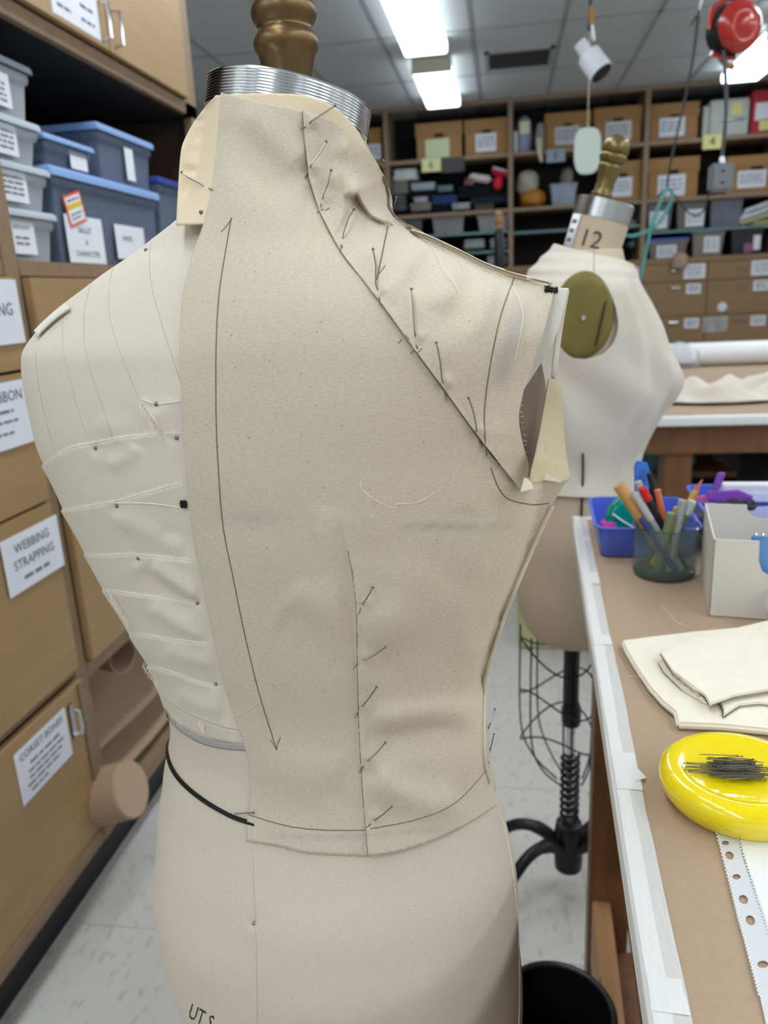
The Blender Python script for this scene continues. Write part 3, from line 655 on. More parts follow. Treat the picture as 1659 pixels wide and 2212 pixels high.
# pencil lines on the muslin
PL = [[(500, 470), (487, 545), (473, 640), (467, 750), (467, 900), (471, 1000), (481, 1130), (502, 1240), (531, 1380), (562, 1505), (598, 1620)], [(500, 472), (492, 485), (478, 501)], [(598, 1620), (600, 1606), (607, 1592)], [(598, 1620), (590, 1606), (584, 1598)],
      [(838, 488), (826, 545), (814, 605)], [(815, 596), (826, 582), (832, 574)], [(1114, 592), (1082, 680), (1057, 800), (1046, 900), (1051, 985)], [(1060, 1010), (1075, 1050), (1098, 1078), (1150, 1090), (1186, 1087)],
      [(537, 1760), (620, 1784), (700, 1793), (788, 1793)], [(800, 1790), (900, 1770), (985, 1733), (1058, 1655)], [(860, 742), (868, 733)], [(876, 724), (884, 734)], [(886, 764), (896, 757)], [(902, 762), (912, 752)], [(684, 460), (698, 452)], [(702, 455), (712, 449)], [(745, 556), (752, 566)]]
for i, l in enumerate(PL): px_line(bod, 'pencil_line', l, .00036 if i in (0, 4, 6, 7, 8, 9) else .00028, m_pencil, .0001)
px_line(bod, 'lapped_seam', [(x-1, y+1) for x, y in DIAG[:-1]], .0007, m_seam, .0002)
px_line(bod, 'dart_seam', DART[1:], .00042, m_seam, .0001)
px_line(bod, 'side_seam', [(1194, 1092), (1165, 1152), (1126, 1240), (1097, 1310), (1070, 1390), (1050, 1456), (1043, 1540), (1045, 1640), (1057, 1690)], .0016, m_muslin, .0010, k=6)
px_line(bod, 'side_seam_gap', [(1186, 1100), (1160, 1158), (1120, 1248), (1092, 1316), (1064, 1396), (1046, 1462)], .0006, m_seam, .0012)
# rolled seam allowance along the shoulder
px_line(bod, 'shoulder_seam_roll', [(852, 470), (880, 492), (930, 516), (985, 542), (1040, 570), (1090, 588), (1140, 601), (1192, 612)], .0015, m_muslin, .0008, k=8, taper=True)
px_line(bod, 'shoulder_seam_stitch', [(850, 476), (900, 504), (985, 547), (1060, 583), (1130, 606), (1200, 622)], .0006, m_seam, .0030)
px_line(bod, 'neck_seam', [(826, 382), (836, 415), (840, 450), (852, 470)], .0009, m_seam, .0012)
# fringe of loose warp threads along the raw armhole edge
fr = B()
for i in range(30):
    t = i/29; x = np.interp(t, [0, .3, .5, .7, 1], [1192, 1150, 1126, 1128, 1140]); y = 640+t*360; a = surf(x-5, y, .0003, MUS); fr.tube([a, a+Rv*random.uniform(.0012, .0026)+Uv*random.uniform(-.0016, .0012)-Dv*.0004], .00010, 4)
for i in range(26):
    t = i/25; x = np.interp(t, [0, .2, .5, .8, 1], [540, 660, 795, 960, 1068]); y = np.interp(t, [0, .2, .5, .8, 1], [1819, 1843, 1849, 1806, 1742]); a = surf(x, y-2, .0004, MUS); fr.tube([a, a+Rv*random.uniform(-.001, .001)-Uv*random.uniform(.001, .003)], .00016, 4)
fo = fr.build('frayed_edge', m_thread, bod); fo['kind'] = 'stuff'
# ---- details of the form
VED = [[(211, 577), (185, 655), (182, 734), (197, 806), (217, 864), (243, 945)], [(249, 563), (236, 618), (237, 681), (255, 748), (281, 815), (301, 861)], [(150, 635), (136, 699), (137, 757), (153, 826), (168, 884), (185, 933)],
       [(77, 763), (84, 835), (98, 898), (113, 959), (124, 985)], [(346, 474), (328, 510), (323, 566), (330, 629), (356, 722), (376, 783), (391, 826)], [(240, 1087), (320, 1087), (396, 1097)], [(306, 864), (330, 900), (352, 934)], [(306, 862), (340, 872), (394, 866)]]
BO = [BODY_BVH]
m_rawedge = M('raw_calico_edge', rgb(228, 220, 204), .85); m_crease = M('calico_crease', rgb(188, 180, 164), .9)
for l in VED[:5]: px_line(form, 'strip_crease', l, .00030, m_crease, .0001, which=BO, k=4)
for l in HEDGE+VED[5:]: px_line(form, 'raw_strip_edge', l, .00048, m_rawedge, .0003, which=BO, k=5, taper=True)
def ribbon(parent, name, top, bot, mat, lift, n=40, rows=4, which=None, solid=.0006):
    A_, C_ = curve2(top, n), curve2(bot, n); P = np.array([[surf(*(A_[i]*(1-j/(rows-1))+C_[i]*j/(rows-1)), lift, which) for i in range(n)] for j in range(rows)])
    b = B(); b.grid(P); return b.build(name, mat, parent, smooth=True, solid=-solid)
ribbon(form, 'waist_tape', [(359, 1538), (385, 1563), (430, 1590), (480, 1602), (534, 1606)], [(360, 1549), (388, 1577), (432, 1604), (482, 1617), (534, 1621)], M('grey_tape', rgb(170, 166, 164), .7), .0008, which=BO)
fo = B().add([], [])
# folded strip of calico lying on the left shoulder
ribbon(form, 'shoulder_strip', [(150, 662), (126, 677), (102, 697), (80, 719)], [(159, 671), (134, 688), (110, 708), (87, 730)], m_calico, .0020, n=20, which=BO, solid=.0012)
fb = B()
for (xa, ya, xb, yb, n) in ((90, 732, 158, 674, 16), (238, 1274, 282, 1342, 26), (312, 1430, 346, 1478, 20), (432, 1556, 446, 1566, 9), (306, 866, 352, 936, 22), (372, 1535, 396, 1558, 8)):
    for i in range(n):
        t = (i+random.random()*.6)/n; a = surf(xa+(xb-xa)*t, ya+(yb-ya)*t, .0006, BO); fb.tube([a, a+Vector((0, 0, -.002))-Rv*random.uniform(.0004, .002)-Dv*.001, a+Vector((0, 0, -random.uniform(.004, .007)))-Rv*random.uniform(.0, .002)-Dv*.0012], .00016, 4)
fo = fb.build('frayed_strip_edge', m_thread, form); fo['kind'] = 'stuff'
def blob(parent, x, y, w, h, which):
    b = B()
    for i in range(26):
        p = [surf(x+random.uniform(-w, w), y+random.uniform(-h, h), .0006+random.random()*.0008, which) for _ in range(3)]; b.tube(p, .0006, 5)
    return b.build('black_stitch', m_blkthread, parent)
blob(form, 398, 1088, 7, 8, BO); blob(bod, 1190, 627, 14, 6, MUS)
# black waist elastic all the way round
vis = [surf(x, y, 0, BO) for x, y in cr([(356, 1622), (370, 1648), (400, 1688), (440, 1722), (490, 1753), (532, 1774)], 4)]
def th_of(p):
    v = np.array([p.x-FCX, p.y-FCY]); x, y = v@FR, v@FF; return atan2(x-pchip(ZK, HX, np.array(p.z)), -y)
ks = sorted([(th_of(p), p.z) for p in vis]); el = []
for k in range(160):
    a = -pi+2*pi*k/160; z = float(np.interp(a, [q[0] for q in ks], [q[1] for q in ks])); q = hull(np.array([a]), np.array([z]), (BA, BX, BBk, BFr, BY))[0]; c = np.array([FCX, FCY, z]); nrm = (q-c)/np.linalg.norm(q-c); el.append(Vector(q+nrm*(.0006 if a < ks[-1][0]+.16 else -.003)))
tag(B().tube(el, .0019, 8, closed=True).build('waist_elastic', m_black, None, smooth=True), 'thin black elastic cord round the waist of the front dress form', 'elastic')
# side seam basting on the hip, centre back seam, stamped letters
st = B(); SB_ = cr([(1068, 1712), (1090, 1770), (1108, 1850), (1120, 1940), (1126, 2040), (1128, 2140), (1126, 2212)], 14)
for i in range(0, len(SB_)-1):
    p, q = SB_[i], SB_[i+1]; m_ = p*.3+q*.7; st.tube([surf(p[0]-6, p[1], .0004, BO), surf(m_[0]-6, m_[1], .0004, BO)], .0006, 5)
st.build('basting_stitches', m_thread, form)
px_line(form, 'centre_back_seam', [(547, 1850), (549, 1920), (552, 2000), (555, 2090), (556, 2212)], .00025, m_crease, .0001, which=BO)
def px_text(parent, s, x, y, ax, ay, mat, which, name='stamped_letters'):
    v, f = text_geo(s, 1., 'LEFT'); b = B(); b.add([surf(x+a*ax[0]+c*ay[0], y+a*ax[1]+c*ay[1], .0003, which) for a, c in v], f); return b.build(name, mat, parent)
px_text(form, 'UT S', 409, 2183, (25, 15), (13, -44), m_ink, BO)
# loose threads
def thread(pts, label, lift=.0007, r=.00019):
    P_ = [surf(x, y, lift) for x, y in cr(pts, 8)]; tag(B().tube(P_, r, 5).build('loose_thread', m_thread, None, smooth=True), label, 'thread')
thread([(780, 1038), (784, 1058), (812, 1080), (850, 1096), (858, 1088), (880, 1087), (908, 1082), (940, 1062)], 'curly cream thread lying across the middle of the muslin back')
thread([(866, 486), (900, 506), (935, 538), (962, 592), (985, 622), (990, 642)], 'pale thread trailing down from the neck end of the shoulder seam')
thread([(1042, 590), (1085, 605), (1112, 632), (1128, 680), (1120, 735), (1110, 776)], 'pale thread curving down beside the armhole pencil line')
thread([(498, 1540), (512, 1544), (535, 1535), (562, 1515)], 'short thread caught on the pencil grain line near the waist')
thread([(870, 480), (920, 506), (970, 548), (1002, 578)], 'fine thread running just under the shoulder seam')
# ---- pins
def pin(p, q, label, l0=.0042, l1=.0005, group=None):
    a, b = surf(*p, l0), surf(*q, l1); root = thing('sewing_pin', label, 'pin', tuple(b), 0, group)
    M_ = lambda t, l: surf(p[0]+(q[0]-p[0])*t, p[1]+(q[1]-p[1])*t, l)
    pth = [a, M_(.3, l0*.92), M_(.62, .0024), M_(.70, -.0008), M_(.80, -.0006), M_(.86, .0008), M_(1., .0012)]
    B().tube(pth, [.00042]*6+[.00025], 6).build('shaft', m_pin, root, smooth=True)
    d = (a-b).normalized(); o = d.orthogonal().normalized(); w = d.cross(o); b_ = B(); prof = [(.0001, -.0004), (.0008, -.0003), (.0010, .0002), (.0007, .0008), (.0001, .0010)]
    m = Matrix(((o.x, w.x, d.x, a.x), (o.y, w.y, d.y, a.y), (o.z, w.z, d.z, a.z), (0, 0, 0, 1))); b_.lathe(prof, 10, m=m).build('head', m_pin, root, smooth=True); return root
ordn = ['topmost', 'second', 'third', 'fourth', 'fifth', 'sixth', 'seventh', 'eighth and lowest']
for i in range(8): pin(*PINS[i], f'steel pin in the diagonal seam of the muslin, {ordn[i]} from the neck down' if 0 < i < 7 else ('steel pin at the neck end of the diagonal seam' if i == 0 else 'steel pin at the armhole end of the diagonal seam'))
for i, l in enumerate(['topmost pin in the waist dart of the muslin', 'second pin down in the waist dart of the muslin', 'middle pin of the five in the waist dart', 'fourth pin down in the waist dart of the muslin', 'lowest pin in the waist dart, at the pencilled waistline']): pin(*PINS[8+i], l)
pin((395, 378), (463, 413), 'long pin fixing the card collar to the muslin edge', .003, .001)
pin((549, 1754), (487, 1757), 'pin over the black elastic at the lower corner of the muslin', .0016, .0016)
pin((829, 348), (825, 398), 'upright pin on the right side of the neck', .002, .001)
pin((856, 428), (847, 456), 'short pin at the corner of neck and shoulder seam', .006, .001)
pin((1069, 1532), (1054, 1578), 'fine pin in the side seam at the waist, upper one', .0016, .001)
pin((1067, 1586), (1052, 1650), 'fine pin in the side seam at the waist, lower one', .0016, .001)
HL = ['pin head in the small calico flap beside the muslin edge', 'pin head under the uppermost long strip edge, nearer the shoulder', 'pin head under the uppermost strip edge beside the muslin', 'pin head at the second strip edge of the padding', 'pin head at the third strip edge of the padding', 'pin head at the fourth strip edge beside the muslin', 'pin head near the waist at the sixth strip edge', 'small pin head on the bare shoulder slope', 'dark pin head on the centre back seam of the hips']
for (x, y), l in zip(PINH+[(435, 459)], HL+['pin head on the lower corner of the card collar']):
    p = surf(x, y, .0002); n_ = -ray(x, y); o = n_.orthogonal().normalized(); w = n_.cross(o); m = Matrix(((o.x, w.x, n_.x, p.x), (o.y, w.y, n_.y, p.y), (o.z, w.z, n_.z, p.z), (0, 0, 0, 1)))
    root = thing('sewing_pin', l, 'pin', tuple(p)); B().lathe([(.0005, -.006), (.0005, 0)], 8, m=m).build('shaft', m_pin, root, smooth=True); B().lathe([(.0005, -.0004), (.0012, 0), (.0014, .0006), (.0010, .0013), (.0001, .0016)], 12, m=m).build('head', m_pin, root, smooth=True)

# ================================================================== near work table
TZ = 1.0
P0 = at(1232, 1115, Z=TZ); P1 = at(1390, 2212, Z=TZ); eY = (P0-P1).normalized(); eX = Vector((eY.y, -eY.x, 0))
mT = Matrix(((eX.x, eY.x, 0, P0.x), (eX.y, eY.y, 0, P0.y), (0, 0, 1, 0), (0, 0, 0, 1)))
iT = mT.inverted()
tb = thing('work_table', 'high wooden work table covered in brown paper, edges masked with white tape', 'table', (P0.x, P0.y, 0))
def tl(x, y, z=TZ): return iT @ at(x, y, Z=z)      # table-local place of a point seen on the top
B().box(.004, .95, -1.75, -.004, TZ-.032, TZ-.002, mT).build('table_top', m_white, tb, bevel=.003)
B().box(.0125, .945, -1.74, -.012, TZ-.0021, TZ-.0006, mT).build('paper_cover', m_kraft, tb)
def strip(x0, x1, ya, yb, z, mat, name='tape_strip', wob=.0006):
    n = max(3, int(abs(yb-ya)*24)); b = B()
    L_ = [(x0+wob*sin(i*.9+ya*7)*.4, ya+(yb-ya)*i/n) for i in range(n+1)]; R_ = [(x1+wob*(sin(i*.7+x1*90)+.6*sin(i*2.3)), ya+(yb-ya)*i/n) for i in range(n+1)]
    g = np.array([[mT @ Vector((l[0], l[1], z)) for l in L_], [mT @ Vector((r[0], r[1], z)) for r in R_]]); b.grid(g); return b.build(name, mat, tb)
# white edge wrap (side face) and the two overlapping runs of tape on top
b = B(); g = np.array([[mT @ Vector((x+.0004*sin(i*.8), -1.75+i*.0438, z)) for i in range(41)] for x, z in ((.0036, TZ-.020), (.0026, TZ-.012), (.0032, TZ-.002), (.0062, TZ+.0002), (.0120, TZ+.0004))]); b.grid(g); b.build('tape_edge_wrap', m_tape, tb, smooth=True, solid=.0004)
strip(.006, .0170, -1.75, -.002, TZ+.0008, m_tape); strip(.0130, .0275, -1.75, -.35, TZ+.0005, m_tape2); strip(.0130, .0285, -.349, -.004, TZ+.00065, m_tape2)
for a, c in ((.30, .345), (.52, .548), (.775, .83), (1.02, 1.045), (.12, .15)): strip(.006, .0272, -c, -a, TZ+.0011, m_tape, 'tape_overlap')
# far short edge
g = np.array([[mT @ Vector((.004+i*.0475, y, z)) for i in range(21)] for y, z in ((-.003, TZ-.02), (-.003, TZ+.0003), (-.024, TZ+.0006))]); B().grid(g).build('tape_edge_wrap', m_tape, tb, solid=.0004)
c0, c1, c2 = tl(1378, 1662), tl(1396, 1686), tl(1372, 1690)
B().add([mT @ Vector((c0.x, c0.y, TZ+.0012)), mT @ Vector((c1.x, c1.y, TZ+.003)), mT @ Vector((c2.x, c2.y, TZ+.0012))], [(0, 1, 2)]).build('tape_peeling_corner', m_tape, tb, solid=.0003)
lx = .045
B().box(lx, lx+.075, -.13, -.055, 0, TZ-.03, mT).build('table_leg', m_wood_red, tb, bevel=.003)
B().box(.86, .935, -.13, -.055, 0, TZ-.03, mT).build('table_leg', m_wood_red, tb, bevel=.003)
B().box(lx, lx+.075, -1.70, -1.625, 0, TZ-.03, mT).build('table_leg', m_wood_red, tb, bevel=.003)
B().box(.86, .935, -1.70, -1.625, 0, TZ-.03, mT).build('table_leg', m_wood_red, tb, bevel=.003)
B().box(.03, .052, -1.72, -.03, TZ-.13, TZ-.032, mT).build('apron', m_wood_red, tb, bevel=.002)
B().box(.03, .94, -.052, -.03, TZ-.13, TZ-.0321, mT).build('apron', m_wood_red, tb, bevel=.002)
B().box(.10, .118, -1.62, -.13, .32, TZ-.13, mT).build('side_panel', m_wood_red, tb)
B().box(.05, .085, -1.62, -.13, .10, .25, mT).build('lower_rail', M('pale_pine', rgb(168, 126, 86), .55, var=.12, vscale=6, stretch=(5, 1, 5)), tb, bevel=.003)
B().box(.085, .9, -1.62, -.13, .10, .13, mT).build('lower_shelf', m_wood_red, tb)
q = at(1300, 2070, Y=1.1); q = mT @ Vector((.049, (iT @ q).y, .24)); mB = frame_m(q, eY, (0, 0, 1)) @ Matrix.Rotation(pi/2, 4, 'X')
B().lathe([(.011, 0), (.011, .003), (.007, .007), (.001, .008)], 16, m=mB).build('bolt_head', m_chrome, tb, smooth=True)

def prism_px(poly, z0, z1, name, mat, parent, bevel=.0015, smooth=True, seg=2):
    """outline seen at height z1 -> solid slab standing at its true place"""
    pts = [at(x, y, Z=z1) for x, y in poly]; n = len(pts); b = B(); b.add([(p.x, p.y, z0) for p in pts]+[(p.x, p.y, z1) for p in pts], [tuple(range(n-1, -1, -1)), tuple(range(n, 2*n))]+[(i, (i+1) % n, (i+1) % n+n, i+n) for i in range(n)])
    return b.build(name, mat, parent, bevel=bevel, seg=seg)
# ---- folded muslin
fm = thing('folded_muslin', 'stack of folded cream muslin lying behind the yellow pin dish', 'fabric', tuple(at(1560, 1480, Z=TZ)))
def sheet(poly, z0, z1, name, wave=.0): return prism_px(poly, z0, z1, name, m_muslin2, fm, bevel=.0025, seg=3)
sheet([(1341, 1382), (1350, 1402), (1362, 1424), (1380, 1452), (1402, 1484), (1430, 1515), (1456, 1536), (1462, 1562), (1560, 1566), (1700, 1580), (2000, 1600), (2000, 1330), (1659, 1348), (1500, 1362), (1400, 1374)], TZ+.0008, TZ+.0085, 'bottom_fold')
sheet([(1560, 1548), (1600, 1522), (1640, 1518), (1760, 1530), (1900, 1540), (1900, 1400), (1650, 1400), (1600, 1440), (1545, 1500), (1560, 1530)], TZ+.0085, TZ+.0125, 'middle_fold')
sheet([(1420, 1428), (1432, 1450), (1470, 1486), (1510, 1510), (1531, 1522), (1590, 1508), (1660, 1496), (1800, 1480), (2000, 1470), (2000, 1330), (1659, 1345), (1560, 1372), (1470, 1398)], TZ+.0086, TZ+.0115, 'folded_flap')
sheet([(1424, 1408), (1450, 1448), (1490, 1478), (1520, 1500), (1532, 1522), (1590, 1502), (1660, 1490), (1800, 1472), (2000, 1460), (2000, 1322), (1659, 1338), (1560, 1362), (1480, 1384)], TZ+.0150, TZ+.0190, 'top_fold')
fb = B()
for i in range(60):
    t = i/59; x = np.interp(t, [0, .4, .75, 1], [1420, 1452, 1500, 1533]); y = np.interp(t, [0, .4, .75, 1], [1412, 1452, 1490, 1524]); a = at(x+random.uniform(0, 3), y, Z=TZ+.0165); fb.tube([a, a+Vector((-random.uniform(.001, .004), -random.uniform(0, .003), random.uniform(-.002, .001)))], .00022, 4)
fo = fb.build('frayed_edge', m_thread, fm); fo['kind'] = 'stuff'
tag(B().tube([at(x, y, Z=TZ+.0006) for x, y in cr([(1427, 1310), (1445, 1325), (1458, 1342), (1475, 1350), (1490, 1358)], 6)], .0004, 5).build('loose_thread', m_thread, None), 'pale thread on the brown paper behind the folded muslin', 'thread')
tag(B().tube([at(x, y, Z=TZ+.0006) for x, y in cr([(1355, 1462), (1372, 1460), (1395, 1468), (1412, 1466)], 6)], .0003, 5).build('loose_thread', m_thread, None), 'short thread beside the curved edge of the folded muslin', 'thread')
# ---- yellow magnetic pin dish with pins
pc = Vector((.1905, .586, TZ)); m_yel = M('glossy_yellow', rgb(240, 216, 12), .12, coat=.6)
pd = thing('pin_dish', 'round glossy yellow magnetic pin dish on the brown paper', 'pin cushion', tuple(pc))
RP = .064
B().lathe([(.050, .0002), (.0560, .0016), (.0568, .0034), (.0605, .0085), (.0628, .0145), (.0632, .0205), (.0612, .0258), (.0565, .0292), (.0500, .0298), (.0455, .0285), (.0415, .0276), (.020, .0266), (.0005, .0264)], 72, c=tuple(pc), sx=1, sy=.97).build('dish', m_yel, pd, smooth=True, sharp=80)
p0 = at(1572, 1664, Z=TZ+.030)
for i in range(110):
    ln = .030; z = TZ+.0284+(i % 9)*.0008+random.random()*.0006
    a = random.gauss(.02, .09); c = Vector((p0.x+.006+random.gauss(0, .0065), p0.y+max(-.014, min(.014, random.gauss(.0005, .0075))), z)); 
    if i < 7: c.x = p0.x-.015-random.random()*.004; c.y = p0.y-.006+i*.0024; z = TZ+.0300; c.z = z; a = -.05+random.gauss(0, .05)
    d = Vector((cos(a), sin(a), random.gauss(0, .01)))
    if i == 0:
        root = thing('sewing_pin', 'steel pin in the pile on the yellow pin dish', 'pin', (0, 0, 0), 0, 'pins on the yellow dish')
        sh = B().tube([(-.015, 0, 0), (.014, 0, 0), (.0165, 0, 0)], [.00038, .00038, .0001], 6).build('shaft', m_pin, root, world=False, smooth=True)
        hd = B().lathe([(.0001, -.0006), (.0008, -.0004), (.0009, .0002), (.0001, .0006)], 8, m=Matrix.Translation((-.015, 0, 0)) @ Matrix.Rotation(pi/2, 4, 'Y')).build('head', m_pin, root, world=False, smooth=True)
        pr, ps, ph = root, sh, hd; r_ = root
    else:
        r_ = pr.copy(); COL.objects.link(r_)
        for k in (ps, ph): kk = k.copy(); COL.objects.link(kk); kk.parent = r_
    flip = 0 if (i < 7 or random.random() < .3) else pi
    r_.location = c; r_.rotation_euler = (0, -math.asin(max(-.2, min(.2, d.z))), a+flip)
# ---- punched plastic sleeve with a white sheet
def flat_with_holes(outer, holes):
    cu = bpy.data.curves.new('s', 'CURVE'); cu.dimensions = '2D'; cu.fill_mode = 'BOTH'
    for poly in [outer]+holes:
        sp = cu.splines.new('POLY'); sp.points.add(len(poly)-1); sp.use_cyclic_u = True
        for p, q in zip(sp.points, poly): p.co = (q[0], q[1], 0, 1)
    ob = bpy.data.objects.new('s', cu); COL.objects.link(ob); dg = bpy.context.evaluated_depsgraph_get(); dg.update(); me = bpy.data.meshes.new_from_object(ob.evaluated_get(dg))
    r = ([(v.co.x, v.co.y) for v in me.vertices], [tuple(p.vertices) for p in me.polygons]); bpy.data.objects.remove(ob); bpy.data.curves.remove(cu); bpy.data.meshes.remove(me); return r
sl = thing('plastic_sleeve', 'clear punched document sleeve with a white sheet in front of the yellow dish', 'sleeve', tuple(at(1620, 1950, Z=TZ)))
def xy(x, y): p = at(x, y, Z=TZ+.001); return (p.x, p.y)
def ov(x, y, rx, ry, k=0.): return [xy(x+rx*cos(a)+ry*sin(a)*k, y+ry*sin(a)) for a in [2*pi*i/14 for i in range(14)]]
L_ = [xy(1548, 1800), xy(1566, 1870), xy(1592, 1980), (at(1640, 2150, Z=TZ).x, at(1640, 2150, Z=TZ).y), (at(1665, 2260, Z=TZ).x, at(1665, 2260, Z=TZ).y)]
R_ = [xy(1590, 1800), xy(1607, 1860), xy(1640, 1960), xy(1690, 2110), xy(1730, 2260)]
v, f = flat_with_holes(L_+R_[::-1], [ov(1567, 1821, 8, 5), ov(1576, 1848, 9, 9, .2), ov(1591, 1894, 9, 6), ov(1606, 1943, 10, 10, .2), ov(1621, 1988, 10, 11, .2), ov(1648, 2083, 12, 8)])
B().add([(x, y, TZ+.001) for x, y in v], f).build('punched_strip', M('clear_strip', rgb(222, 224, 228), .25, alpha=.85), sl, solid=.0003)
prism_px([(1594, 1795), (1612, 1862), (1646, 1962), (1696, 2112), (1740, 2270), (2100, 2270), (2000, 1795)], TZ+.0007, TZ+.0013, 'white_sheet', m_white, sl, bevel=0)
b = B()
for (A_, C_) in ((((1549, 1800), (1642, 2152))), (((1592, 1800), (1690, 2105)))):
    for i in range(90):
        x, y = A_[0]+(C_[0]-A_[0])*i/89, A_[1]+(C_[1]-A_[1])*i/89; p = at(x+(1.6 if i % 2 else -1.6), y, Z=TZ+.0015); b.cbox(p, (.0010, .0016, .0006))
fo = b.build('welded_seam', M('seam_plastic', rgb(236, 236, 236), .2), sl); fo['kind'] = 'stuff'
# ---- glass jar of pens
jc = at(1433, 1238, Z=TZ); jr = .0455; jt = at(1433, 1133, Y=jc.y).z-TZ
jar = thing('glass_jar', 'low glass jar full of pens and tools on the work table', 'jar', tuple(jc))
m_glass = M('dark_glass', rgb(120, 140, 132), .05, alpha=.26, spec=.8); m_glassb = M('thick_glass_base', rgb(52, 74, 66), .1, alpha=.6)
B().lathe([(.040, .0006), (jr-.002, .003), (jr, .010), (jr, jt-.004), (jr+.0012, jt), (jr-.001, jt+.001), (jr-.003, jt-.003), (jr-.003, .012)], 56, c=tuple(jc), cap=False).build('jar_wall', m_glass, jar, smooth=True)
B().lathe([(.038, .0003), (jr-.003, .002), (jr-.0015, .006), (jr-.003, .010), (.036, .0115), (.001, .011)], 56, c=tuple(jc)).build('jar_base', m_glassb, jar, smooth=True)
B().lathe([(jr-.001, jt-.0012), (jr+.0014, jt-.0006), (jr+.0014, jt+.0010), (jr-.001, jt+.0016)], 56, c=tuple(jc), cap=False).build('jar_rim', M('rim_glass', rgb(70, 90, 84), .08, alpha=.7), jar, smooth=True)
def stick(label, cat, top, bot, dy, r, col, cap=None, capl=.25, tip=None, name='pen', base=None, rough=.45):
    a = at(*top, Y=jc.y+dy[0]); c = Vector((jc.x+bot[0], jc.y+bot[1], TZ+.0125)); t = thing(name, label, cat, tuple(c)); d = (a-c)
    m = M('stick_%s' % col.__str__(), rgb(*col), rough); k = capl if cap else 0
    B().tube([c, c+d*(1-k)], r, 10).build('barrel', m, t, smooth=True)
    if cap: B().tube([c+d*(1-k), c+d*(1-k*.1), a], [r*1.12, r*1.12, r*.7], 10).build('cap', M('stick_%s' % cap.__str__(), rgb(*cap), rough), t, smooth=True)
    if tip: B().tube([a, a+d.normalized()*r*4], [r, r*.2], 10).build('tip', M('stick_%s' % tip.__str__(), rgb(*tip), rough), t, smooth=True)
    return t
stick('round wooden handle leaning left out of the glass jar', 'tool', (1336, 1048), (.012, -.008), (.0, 0), .0085, (196, 150, 92), name='wooden_handle')
stick('light grey marker leaning in the jar beside the wooden handle', 'pen', (1372, 1064), (.020, -.018), (-.012, 0), .0058, (168, 168, 170), cap=(190, 190, 192), capl=.35)
stick('black pen with a red cap end in the glass jar', 'pen', (1386, 1052), (.026, -.010), (-.018, 0), .0056, (22, 22, 24), cap=(196, 36, 40), capl=.16)
stick('grey rounded pen top behind the wooden handle in the jar', 'pen', (1378, 1040), (.004, .012), (.012, 0), .0052, (176, 178, 182))
stick('orange and yellow pencil upright in the glass jar', 'pencil', (1420, 1058), (.014, .010), (.012, 0), .0048, (222, 120, 80))
stick('yellow pencil leaning right with a pink worn tip', 'pencil', (1504, 1058), (-.016, .004), (.004, 0), .0042, (210, 168, 52), tip=(176, 108, 100), name='pencil')
stick('green pen leaning right in the glass jar', 'pen', (1497, 1080), (-.010, -.016), (-.014, 0), .0058, (92, 128, 80), cap=(170, 178, 172), capl=.2)
stick('ochre pencil between the green and grey pens in the jar', 'pencil', (1462, 1096), (-.006, .018), (.010, 0), .0042, (198, 158, 84))
stick('grey pen with a blunt top at the right of the jar', 'pen', (1474, 1080), (.004, -.022), (-.02, 0), .0058, (158, 160, 160))
stick('olive green marker low in the middle of the jar', 'pen', (1450, 1108), (-.014, -.022), (-.026, 0), .006, (118, 136, 96))
stick('thin black pen standing behind the red capped pen', 'pen', (1402, 1022), (.016, .022), (.026, 0), .0045, (26, 27, 32))
stick('dark blue pen slanting inside the glass jar', 'pen', (1384, 1120), (.012, -.028), (-.028, 0), .0042, (44, 62, 130))
t = thing('blue_scraper', 'flat bright blue ridged scraper standing in the glass jar', 'tool', (jc.x, jc.y+.03, TZ+.0125))
a = at(1380, 1005, Y=jc.y+.03); mS = frame_m(at(1384, 1130, Y=jc.y+.03), Rv, Uv)
B().prism([(-.006, -.05), (.006, -.05), (.0135, .055), (.015, .075), (.010, .092), (-.006, .094), (-.009, .085), (-.008, .05)], .005, mS).build('blade', M('bright_blue', rgb(36, 104, 196), .35), t, bevel=.001)
for i in range(5): B().box(-.002, .008, -.0008, 0, .062+i*.0042, .0636+i*.0042, mS).build('grip_ridge', M('dark_blue_ridge', rgb(24, 74, 150), .4), t)
# ---- blue trays
m_tray = M('periwinkle_plastic', rgb(84, 106, 208), .3)
def tray(name, label, x0, x1, y0, y1, h):
    t = thing(name, label, 'tray', tuple(mT @ Vector(((x0+x1)/2, (y0+y1)/2, TZ)))); b = B(); n = 8; rings = []
    def rr(dx, z, r):
        P_ = []
        for cx, cy, a0 in ((x1-dx-r, y1-dx-r, 0), (x0+dx+r, y1-dx-r, pi/2), (x0+dx+r, y0+dx+r, pi), (x1-dx-r, y0+dx+r, 1.5*pi)):
            for k in range(n): a = a0+pi/2*k/(n-1); P_.append(mT @ Vector((cx+r*cos(a), cy+r*sin(a), z)))
        return P_
    rings = [rr(.013, TZ+.0006, .012), rr(.010, TZ+.003, .015), rr(.0035, TZ+h-.003, .02), rr(-.001, TZ+h-.0025, .022), rr(-.001, TZ+h, .022), rr(.004, TZ+h, .02), rr(.0115, TZ+.0045, .014)]
    m = len(rings[0]); v = sum(rings, []); f = [(j*m+i, j*m+(i+1) % m, (j+1)*m+(i+1) % m, (j+1)*m+i) for j in range(len(rings)-1) for i in range(m)]+[tuple(range(m-1, -1, -1)), tuple((len(rings)-1)*m+i for i in range(m))]
    b.add(v, f); b.build('tray_shell', m_tray, t, smooth=True, sharp=50); return t
q0 = tl(1298, 1208); q1 = tl(1272, 1073, TZ+.052); 
